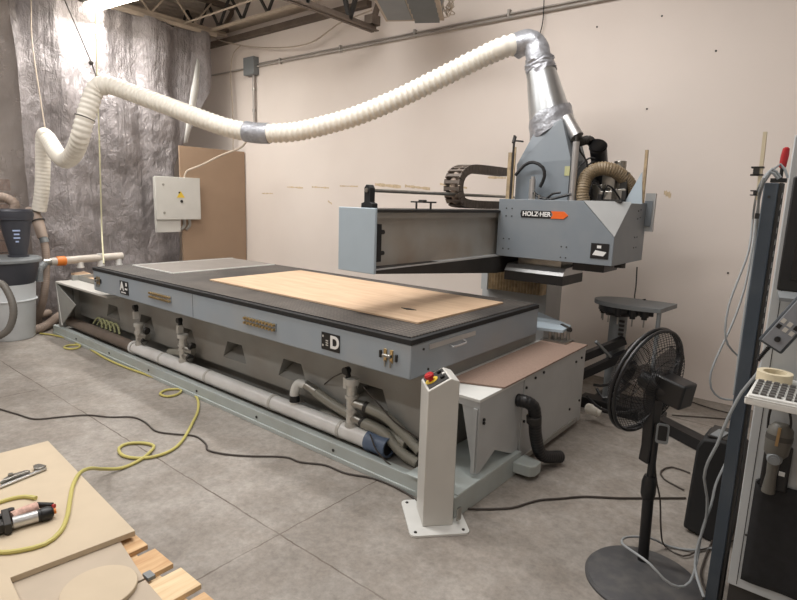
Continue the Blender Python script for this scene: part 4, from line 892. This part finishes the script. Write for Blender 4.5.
# bar clamp behind the upright
t = thing('bar_clamp', 'pale bar clamp with dark jaws hanging beside the blue upright', 'clamp', (-.31,2.53,1.6))
MB().beam((-0.315,2.530,1.940),(-0.309,2.530,1.690), .012, .020,(0,1,0)).build('bar', masking, t)
j = MB(); a = V((-0.323,2.530,1.798)); j.box(a.x-.02,a.x+.02,2.515,2.545,a.z-.018,a.z-.012); j.box(a.x-.02,a.x+.02,2.515,2.545,a.z+.010,a.z+.016); j.box(a.x-.012,a.x+.008,2.515,2.545,a.z-.015,a.z+.012); j.build('upper_jaw', dark, t)
j = MB(); a = V((-0.317,2.530,1.716)); j.box(a.x-.018,a.x+.01,2.515,2.545,a.z-.010,a.z-.006); j.box(a.x-.018,a.x+.01,2.515,2.545,a.z+.006,a.z+.010); j.box(a.x-.008,a.x+.004,2.515,2.545,a.z-.008,a.z+.008); j.build('lower_jaw', dark, t)
MB().box(-.31,-.28,2.52,2.535,1.62,1.64).build('hook', dark, t)
t = thing('clamp_handle', 'red handled clamp hung on top of the blue upright', 'clamp', (-.24,2.52,1.75))
MB().lathe((-0.245,2.520,1.807), [(.008,0),(.012,.005),(.013,.045),(.011,.070),(.005,.075)], 16, (.06,0,1)).build('grip', red, t)
a = V((-0.245,2.520,1.807)); MB().cyl(a, a-V(0,0,.05), .006).box(a.x-.03,a.x+.02,2.505,2.535,1.755,1.77).build('spindle', dark, t)

# cables over the upright
def cab(pts, r, lab, m=cordg, nm='hanging_cable'): tag(cable(pts, r).build(nm, m), lab, 'cable')
cab([(-.24,2.47,1.77),(-.27,2.46,1.80),(-.30,2.45,1.74),(-0.360,2.878,1.652),(-0.353,2.844,1.480),(-0.372,2.798,1.350),(-0.388,2.760,1.242),(-0.386,2.736,1.134),(-0.369,2.748,1.068),(-0.333,2.804,1.014)], .0045, 'grey cable looping out from the top of the blue upright')
cab([(-.22,2.49,1.77),(-.25,2.50,1.82),(-.29,2.50,1.76),(-0.361,2.982,1.653),(-0.354,2.946,1.475),(-0.357,2.902,1.297),(-0.376,2.853,1.153),(-0.404,2.801,1.028),(-0.422,2.764,0.929),(-0.412,2.755,0.858),(-0.375,2.776,0.815),(-0.329,2.812,0.808)], .0045, 'grey cable with a wide low bend beside the blue upright')
cab([(-.245,2.45,1.765),(-.275,2.44,1.79),(-.295,2.44,1.72),(-0.335,2.852,1.568),(-0.330,2.797,1.311),(-0.326,2.760,1.140),(-0.321,2.737,0.967),(-0.318,2.727,0.856)], .005, 'grey cable running straight down the edge of the blue upright')
cab([(-0.185,2.420,1.156),(-0.200,2.400,1.123),(-0.214,2.373,1.057),(-0.254,2.387,0.973),(-0.288,2.397,0.857),(-0.314,2.413,0.732),(-0.340,2.436,0.642),(-0.351,2.472,0.554),(-0.338,2.524,0.451),(-0.336,2.563,0.328),(-0.348,2.529,0.220),(-0.343,2.489,0.148),(-0.314,2.406,0.137),(-0.279,2.361,0.103)], .0058, 'thick grey cable draped from the control pendant to the floor', cordg, 'pendant_cable')
cab([(-0.308,2.927,0.554),(-0.325,2.847,0.496),(-0.337,2.718,0.433),(-0.330,2.606,0.382),(-0.350,2.600,0.256),(-0.349,2.571,0.125),(-0.345,2.436,0.095),(-0.370,2.330,0.120),(-0.419,2.297,0.150),(-0.476,2.288,0.197),(-0.549,2.332,0.191),(-0.640,2.466,0.130),(-0.658,2.611,0.081),(-0.576,2.701,0.068),(-0.510,2.790,0.010),(-0.419,2.829,0.010),(-0.341,2.921,0.010)], .0055, 'grey cable looping over the round fan base', cordg, 'floor_cable')
cab([(-0.472,3.800,0.010),(-0.344,2.844,0.010),(-0.338,2.683,0.010),(-0.278,2.577,0.010)], .004, 'thin dark cable on the floor behind the blue upright', cordb, 'floor_cable') if False else None
for pts, lab in (([(-0.352,3.142,0.008),(-0.350,2.832,0.008),(-0.338,2.659,0.008),(-0.299,2.562,0.008)], 'thin dark cable on the floor behind the foot of the blue upright'), ([(-0.608,3.715,0.008),(-0.716,3.724,0.008),(-0.754,3.615,0.008),(-0.711,3.516,0.008),(-0.585,3.453,0.008)], 'thin dark cable looped on the floor beside the black case'), ([(-0.952,5.182,0.008),(-0.753,5.112,0.008),(-0.581,5.092,0.008)], 'thin dark cable on the floor along the wall behind the fan'), ([(-0.952,4.709,0.008),(-0.771,4.824,0.008),(-0.516,4.982,0.008)], 'thin dark cable on the floor near the black foot of the tool stand')):
    tag(cable(pts, .005).build('floor_cable', cordb), lab, 'cable')

# ------------------------------------------------------------------ console
CX0, CX1, CY, CZ0, CZ1 = -.202, .62, 2.30, .24, 1.90
t = thing('control_console', 'white machine control console with a dark screen and keyboard tray', 'control console', (.2,2.5,0))
MB().box(CX0,CX1,CY,2.75,CZ0,CZ1).build('cabinet', consw, t, bevel=.004)
MB().box(CX0+.003,CX1-.01,CY+.03,2.72,0,CZ0).build('plinth', dark, t)
for z0_, z1_ in ((CZ0+.01,1.05),(1.10,CZ1-.01)): MB().box(CX0+.028,CX0+.0305,CY-.001,CY+.001,z0_,z1_).build('door_seam', dark, t)
MB().box(.02,.024,CY+.028,CY+.032,.02,CZ0-.01).build('plinth_seam', blk, t)
SB = MB().box(CX0+.016,.55,CY-.03,CY,1.385,1.765).build('screen_bezel', blkm, t, bevel=.006)
MB().box(CX0+.05,.51,CY-.032,CY-.029,1.425,1.73).build('screen', blkg, SB)
MB().prism([(CX0+.02,CY-.03,1.384),(.55,CY-.03,1.384),(.55,CY-.06,1.365),(CX0+.03,CY-.06,1.365)], (0,0,-.012)).build('screen_shelf', drumg, SB)
TR = MB().box(-.200,.50,1.962,CY,1.058,1.078).build('keyboard_tray', white, t, bevel=.004)
MB().box(-.200,.50,1.962,1.968,1.078,1.082).build('tray_lip', white, TR)
MB().cyl((-.145,CY,1.01),(-.145,CY-.05,1.01),.018).build('hook', blk, t)
fb = MB(); vs = []; fs = []
for j in range(13):
    for i in range(21):
        x = -.162+.63*i/20; z = .692-.405*j/12; vs.append((x, CY-.012-.006*noise.noise(V(x*9,0,z*3))-.004*math.sin(x*40), z))
for j in range(12):
    for i in range(20): fs.append((j*21+i,j*21+i+1,(j+1)*21+i+1,(j+1)*21+i))
o = fb.add(vs, fs).build('cloth_panel', fabric, t, smooth=180); m_ = o.modifiers.new('s','SOLIDIFY'); m_.thickness = .004
MB().cyl((-.166,CY,.46),(-.166,CY-.004,.46),.004).build('panel_screw', dark, t)
# keyboard
kb = thing('keyboard', 'white computer keyboard with dark grey keys on the tray', 'keyboard', (.0,2.07,1.079))
MB().prism([(-.192,1.970,1.079),(-.192,2.135,1.079),(-.192,2.135,1.099),(-.192,1.970,1.090)], (.44,0,0)).build('keyboard_body', white, kb, bevel=.003)
for r in range(6):
    x = -.184
    while x < .24:
        w_ = .015 if not (r == 0 and (x+.184) % .08 > .06) else .010
        y_ = 1.981+r*.0245+(.004 if r == 5 else 0); zz = 1.0908+(y_-1.970)*.0545
        MB().box(x, x+w_, y_, y_+.017, zz, zz+.006).build('key', keycap, kb, smooth=0); x += .0215
# masking tape roll
tp_ = MB(); q = (-0.146,2.141,1.115)
tp_.lathe((-.150,2.215,1.079), [(.034,0),(.034,.036),(.052,.036),(.052,0),(.034,0)], 36, caps=False)
tag(tp_.build('tape_roll', masking), 'roll of cream masking tape behind the keyboard', 'tape roll')
tag(MB().beam((-.06,2.165,1.085),(.05,2.175,1.085),.012,.012).build('marker_pen', blk), 'black marker pen lying behind the keyboard', 'pen')
# pendant
PD = thing('control_pendant', 'grey handheld control pendant tilted on the console front', 'control pendant', (-.1,2.1,1.25))
pa, pb_, pc_ = V((-0.202,2.100,1.237)), V((-0.134,2.100,1.200)), V((-0.115,2.100,1.381))
ua = (pb_-pa); wA = ua.length; ua.normalize(); ub = (pc_-pa); ub = (ub-ua*ub.dot(ua)).normalized(); nn = V(0,-1,0)
cc = pa+ua*wA/2+ub*.14
MB().obox(cc+V(0,.018,0), ua, ub, nn, wA/2, .14, .016).build('pendant_shell', pendd, PD, bevel=.006)
F_ = MB().obox(cc+V(0,.0,0), ua, ub, nn, wA/2-.008, .132, .004).build('pendant_face', pendg, PD, bevel=.002)
kx = pa+ua*wA*.5
for q_, rr in ((.038,.0085),(.148,.010)):
    c_ = pa+ua*wA*.52+ub*q_; MB().cyl(c_+V(0,-.004,0), c_+V(0,-.016,0), rr).build('knob', blk, F_)
for r in range(2):
    for k in range(3):
        c_ = pa+ua*(wA*(.24+.26*k))+ub*(.074+.021*r)+V(0,-.005,0); MB().obox(c_, ua, ub, nn, .0062, .0072, .002).build('pendant_key', postw if (r+k)%3 else blk, F_)
st = MB(); ribbed(st, [pa+ua*wA*.5+V(0,.018,0), pa+ua*wA*.5-ub*.03+V(0,.018,0), pa+ua*wA*.5-ub*.055+V(0,.016,-.004)], .007, .006, .25, 12); st.build('cable_gland', blk, PD)
MB().box(-.10,-.04,2.13,2.30,1.30,1.32).build('holder', dark, PD)
# scanner in its holder
SC = thing('barcode_scanner', 'grey handheld scanner hanging head up in a black wall holder', 'scanner', (-.11,2.25,.66))
MB().box(-.150,-.068,2.272,2.298,.675,.84).build('wall_holder', blk, SC, bevel=.006)
hd_ = MB(); hd_.lathe((-.114,2.24,.825), [(.022,-.02),(.036,.0),(.040,.05),(.037,.088),(.024,.105),(.001,.108)], 24, (.05,.1,1)); hd_.build('scanner_head', mat('scanner_grey',(92,90,84),.5), SC)
MB().lathe((-.114,2.24,.825), [(.0405,.048),(.0400,.066)], 24, (.05,.1,1), caps=False).build('head_band', mat('dark_band',(64,62,58),.5), SC)
MB().beam((-.114,2.205,.862),(-.112,2.214,.925),.009,.010,(0,1,0)).build('orange_stripe', mat('dull_orange',(140,112,72),.5), SC)
MB().cyl((-.114,2.215,.812),(-.114,2.200,.812),.024,.018).cyl((-.114,2.200,.812),(-.114,2.197,.812),.011).build('scanner_nose', drumg, SC)
MB().sweep([(-.115,2.235,.81),(-.117,2.24,.74),(-.119,2.245,.675)], [.020,.016,.021], 16).build('handle', MATS['scanner_grey'], SC, smooth=60)
MB().box(-.098,-.080,2.268,2.272,.735,.75).build('white_sticker', wpr, SC)
for q in ([(-.145,2.25,1.0),(-.150,2.25,.95),(-.149,2.26,.90)], [(-.135,2.25,1.01),(-.10,2.24,.99),(-.085,2.24,.94),(-.09,2.24,.90)], [(-.15,2.28,.70),(-.157,2.275,.69),(-.153,2.28,.68)]):
    cable(q, .004, step=.01).build('scanner_cord', blk, SC)

# ------------------------------------------------------------------ pallet, boards and tools in the foreground
t = thing('wooden_pallet', 'pine pallet under the fibreboard sheets in the foreground', 'pallet', (-2.4,.3,0))
x = -3.52; i = 0
while x < -1.2:
    MB().box(x, x+.152, -.95, 1.02+.008*((i*7)%3), .128, .150).build('deck_board', (pine, pine2)[(i*5)%3 == 1], t, bevel=.002); x += .197; i += 1
for y in (.93, .0, -.90): MB().box(-3.56,-1.22,y-.04,y+.04,.022,.128).build('stringer', pine2, t, bevel=.002)
for y in (.93, .0, -.90): MB().box(-3.56,-1.22,y-.05,y+.05,.0,.022).build('bottom_board', pine, t)
tag(MB().prism([(-3.45,-.9,.151),(-1.985,-1.0,.151),(-1.965,.895,.151),(-2.3,.945,.151),(-3.42,1.0,.151)], (0,0,.017)).build('lower_board', mat('grey_tan_board',(178,164,146),.75,0,.05)), 'lower tan fibreboard panel showing in the corner cutout', 'board')
tag(MB().prism([(-1.972,-1.0,.151),(-1.25,-1.05,.151),(-1.22,.84,.151),(-1.953,.893,.151)], (0,0,.017)).build('lower_board', MATS['grey_tan_board']), 'lower tan fibreboard panel nearest the open end of the pallet', 'board')
tag(MB().prism([(-2.258,1.001,.169),(-3.509,1.086,.169),(-3.66,-1.1,.169),(-1.5,-1.25,.169),(-1.42,.462,.169),(-2.307,.548,.169)], (0,0,.026)).build('top_board', mdfe, bevel=.002), 'large pale fibreboard sheet with a corner cut out on the pallet', 'board')
tag(MB().lathe((-2.015,.75,.169), [(.001,0),(.128,0),(.130,.002),(.130,.017),(.128,.019),(.001,.019)], 64, caps=False).build('round_disc', mdfe), 'round fibreboard disc lying in the corner cutout', 'disc')
tag(MB().box(-2.0,-1.955,.905,.935,.151,.166).build('scrap_block', drumg), 'small grey scrap between the lower boards', 'scrap')
# trigger clamp
ZB = .196
t = thing('metal_clamp', 'silver metal hand clamp lying on the fibreboard sheet', 'clamp', (-3.111,0.845,0.196))
pA_, pB_ = V((-3.079,0.704,0.200)), V((-3.130,0.948,0.200))
d2 = (pB_-pA_).normalized(); s2 = V(0,0,1).cross(d2)
MB().prism([pA_-s2*.012,pB_-s2*.010,pB_+s2*.022,pB_+s2*.024-d2*.02,pB_-d2*.06+s2*.006,pA_+s2*.006], (0,0,.010)).build('bar', alu, t, bevel=.002)
q = pB_-d2*.12
MB().prism([pB_-s2*.006-d2*.03,pB_+d2*.004,pB_+s2*.055-d2*.002,pB_+s2*.06-d2*.03,pB_+s2*.02-d2*.05], (0,0,.02)).build('fixed_jaw', steel, t, bevel=.003)
MB().prism([q+s2*.018-d2*.09,q+s2*.016,q+d2*.05+s2*.012,q+d2*.04+s2*.034,q+s2*.05-d2*.02,q+s2*.040-d2*.06], (0,0,.022)).build('jaw', steel, t, bevel=.002)
MB().cyl(q+s2*.03-d2*.12+V(0,0,.01), q+s2*.026+V(0,0,.01), .005).cyl(q+s2*.04-d2*.03+V(0,0,0), q+s2*.04-d2*.03+V(0,0,.03), .012).build('adjusting_screw', steel, t)
# nail gun lying on its side
t = thing('nail_gun', 'air nail gun with a silver barrel lying on the fibreboard sheet', 'nail gun', (-2.752,0.715,0.196))
a, b_ = V((-2.650,0.660,0.225)), V((-2.630,0.761,0.225))
dd = (b_-a).normalized(); ss = V(0,0,1).cross(dd)
MB().cyl(a, b_, .026, .026, n=24).build('barrel', alu, t)
MB().lathe(b_, [(.027,-.012),(.027,0),(.030,.002),(.030,.03),(.022,.046),(.012,.05)], 24, dd).build('end_cap', blk, t)
MB().cyl(b_+dd*.05, b_+dd*.058, .012).build('exhaust_ring', orange, t)
f1 = MB(); f1.obox(a-dd*.02+ss*.03, dd, ss, (0,0,1), .014, .075, .024); f1.obox(a-dd*.06+ss*.07, dd, ss, (0,0,1), .05, .012, .02); f1.obox(a-dd*.06-ss*.015, dd, ss, (0,0,1), .05, .014, .02); f1.obox(a-dd*.05+ss*.03, dd, ss, (0,0,1), .03,.02,.008); f1.build('gun_body', dark, t, bevel=.004)
MB().obox(a-dd*.075+ss*.03, dd, ss, (0,0,1), .016,.03,.022).build('magazine', steel, t, bevel=.003)
MB().obox(a-dd*.10-ss*.0, dd, ss, (0,0,1), .006,.045,.024).build('side_latch', blk, t, bevel=.003)
MB().cyl(a+ss*.095-dd*.0, a+ss*.095+V(0,0,.02), .016).build('trigger_knob', blk, t)
g0 = a+dd*.0+ss*.055; g1 = a+dd*.10+ss*.085
MB().sweep(spline([g0, g0.lerp(g1,.5)+ss*.004, g1], .02), [.022]*99 if False else .024, 16).build('wrapped_grip', pinkc, t)
MB().beam(g1-dd*.01+ss*.02+V(0,0,.004), g1+dd*.055-ss*.035+V(0,0,.004), .018,.02).build('grip_end', blk, t)
MB().cyl(g1+dd*.05-ss*.03, g1+dd*.062-ss*.040, .011).build('air_fitting', red, t)

# yellow air hose: from gun, over boards and floor to the machine
ZH = .204
pts = [(-2.932,0.634,0.204),(-2.925,0.687,0.204),(-2.920,0.734,0.204),(-2.896,0.780,0.204),(-2.840,0.808,0.206)]
tag(cable(pts, .010).build('air_hose', yhose), 'short stretch of yellow air hose running to the nail gun', 'air hose')
pts = [(-2.584,0.507,0.204),(-2.493,0.568,0.204),(-2.449,0.624,0.204),(-2.423,0.706,0.204),(-2.468,0.779,0.204),(-2.568,0.843,0.204),(-2.709,0.908,0.204),(-2.846,0.973,0.204),(-2.958,1.048,0.200),(-3.053,1.133,0.160),(-3.214,1.268,0.050),(-3.226,1.375,0.012),(-3.249,1.496,0.012),(-3.310,1.590,0.012),(-3.375,1.650,0.012),(-3.465,1.628,0.012),(-3.533,1.554,0.012),(-3.508,1.485,0.012),(-3.396,1.453,0.012),(-3.297,1.488,0.012),(-3.234,1.565,0.012),(-3.232,1.683,0.012),(-3.314,1.813,0.012),(-3.524,2.009,0.012),(-3.734,2.183,0.012),(-3.972,2.318,0.012),(-4.174,2.355,0.012),(-4.266,2.335,0.012),(-4.326,2.243,0.012),(-4.270,2.161,0.012),(-4.169,2.176,0.012),(-4.166,2.261,0.012),(-4.238,2.328,0.012),(-4.408,2.341,0.012),(-4.773,2.331,0.012),(-5.193,2.300,0.012),(-5.620,2.299,0.012),(-6.058,2.335,0.012),(-6.250,2.341,0.012),(-6.363,2.254,0.012),(-6.300,2.173,0.012),(-6.183,2.207,0.012),(-6.250,2.311,0.012),(-6.642,2.338,0.012),(-6.943,2.292,0.012),(-7.115,2.216,0.012)]
tag(cable(pts, .010, 8, .03).build('air_hose', yhose), 'long yellow air hose snaking over the floor and pale sheet', 'air hose')
tag(cable([(-4.925,1.170,0.008),(-4.814,1.191,0.008),(-4.616,1.243,0.008),(-4.421,1.298,0.008),(-4.335,1.432,0.008),(-4.236,1.579,0.008),(-4.078,1.676,0.008),(-3.964,1.784,0.008),(-3.807,1.804,0.008),(-3.600,1.780,0.008),(-3.460,1.843,0.008),(-3.331,1.919,0.008),(-3.165,1.900,0.008),(-3.076,1.859,0.008),(-2.947,1.901,0.008),(-2.807,1.992,0.008),(-2.634,2.134,0.008),(-2.512,2.154,0.008),(-2.367,2.232,0.008),(-2.203,2.244,0.008),(-2.041,2.309,0.008),(-1.872,2.321,0.008),(-1.731,2.301,0.008),(-1.637,2.260,0.008)], .0058, 8, .03).build('power_cord', cordb), 'long black power cord crossing the concrete in front of the machine', 'power cord')
tag(cable([(-1.505,2.367,0.008),(-1.400,2.435,0.008),(-1.263,2.573,0.008),(-1.220,2.667,0.008),(-1.176,2.764,0.008),(-1.098,2.857,0.008),(-0.999,2.976,0.008),(-0.842,3.098,0.008),(-0.689,3.237,0.008),(-0.554,3.360,0.008)], .0058, 8, .03).build('power_cord', cordb), 'black power cord running from the control post towards the fan', 'power cord')

# ------------------------------------------------------------------ light
def area(name, loc, rot, sx_, sy_, e, col=(1,.93,.84)):
    l = bpy.data.lights.new(name, 'AREA'); l.shape = 'RECTANGLE'; l.size = sx_; l.size_y = sy_; l.energy = e; l.color = col
    o = bpy.data.objects.new(name, l); COL.objects.link(o); o.location = loc; o.rotation_euler = rot; return o
LC = (1,.975,.95)
for x, y, e in ((-3.4,1.9,78),(-.9,2.1,27),(-3.4,-1.2,44),(-.6,-1.2,26),(2.0,.4,9),(-6.4,.2,62),(-2.6,3.4,46),(-8.7,1.2,26)):
    area('ceiling_fill_light', (x,y,4.25), (0,0,0), 2.4, .3, e, LC)  # unseen area lights without fixtures, added to brighten room, wall and stacked lumber
area('strip_lamp_light', (LA+LB)/2-V(0,0,.06), (0,0,math.atan2(dL.y,dL.x)), dL.length, .12, 64, (1,.98,.95))
w = bpy.data.worlds.new('world'); sc.world = w; w.use_nodes = True
w.node_tree.nodes['Background'].inputs[0].default_value = (1,.94,.87,1); w.node_tree.nodes['Background'].inputs[1].default_value = .2
sc.view_settings.view_transform = 'Standard'; sc.view_settings.look = 'None'; sc.view_settings.exposure = .38; sc.view_settings.gamma = 1
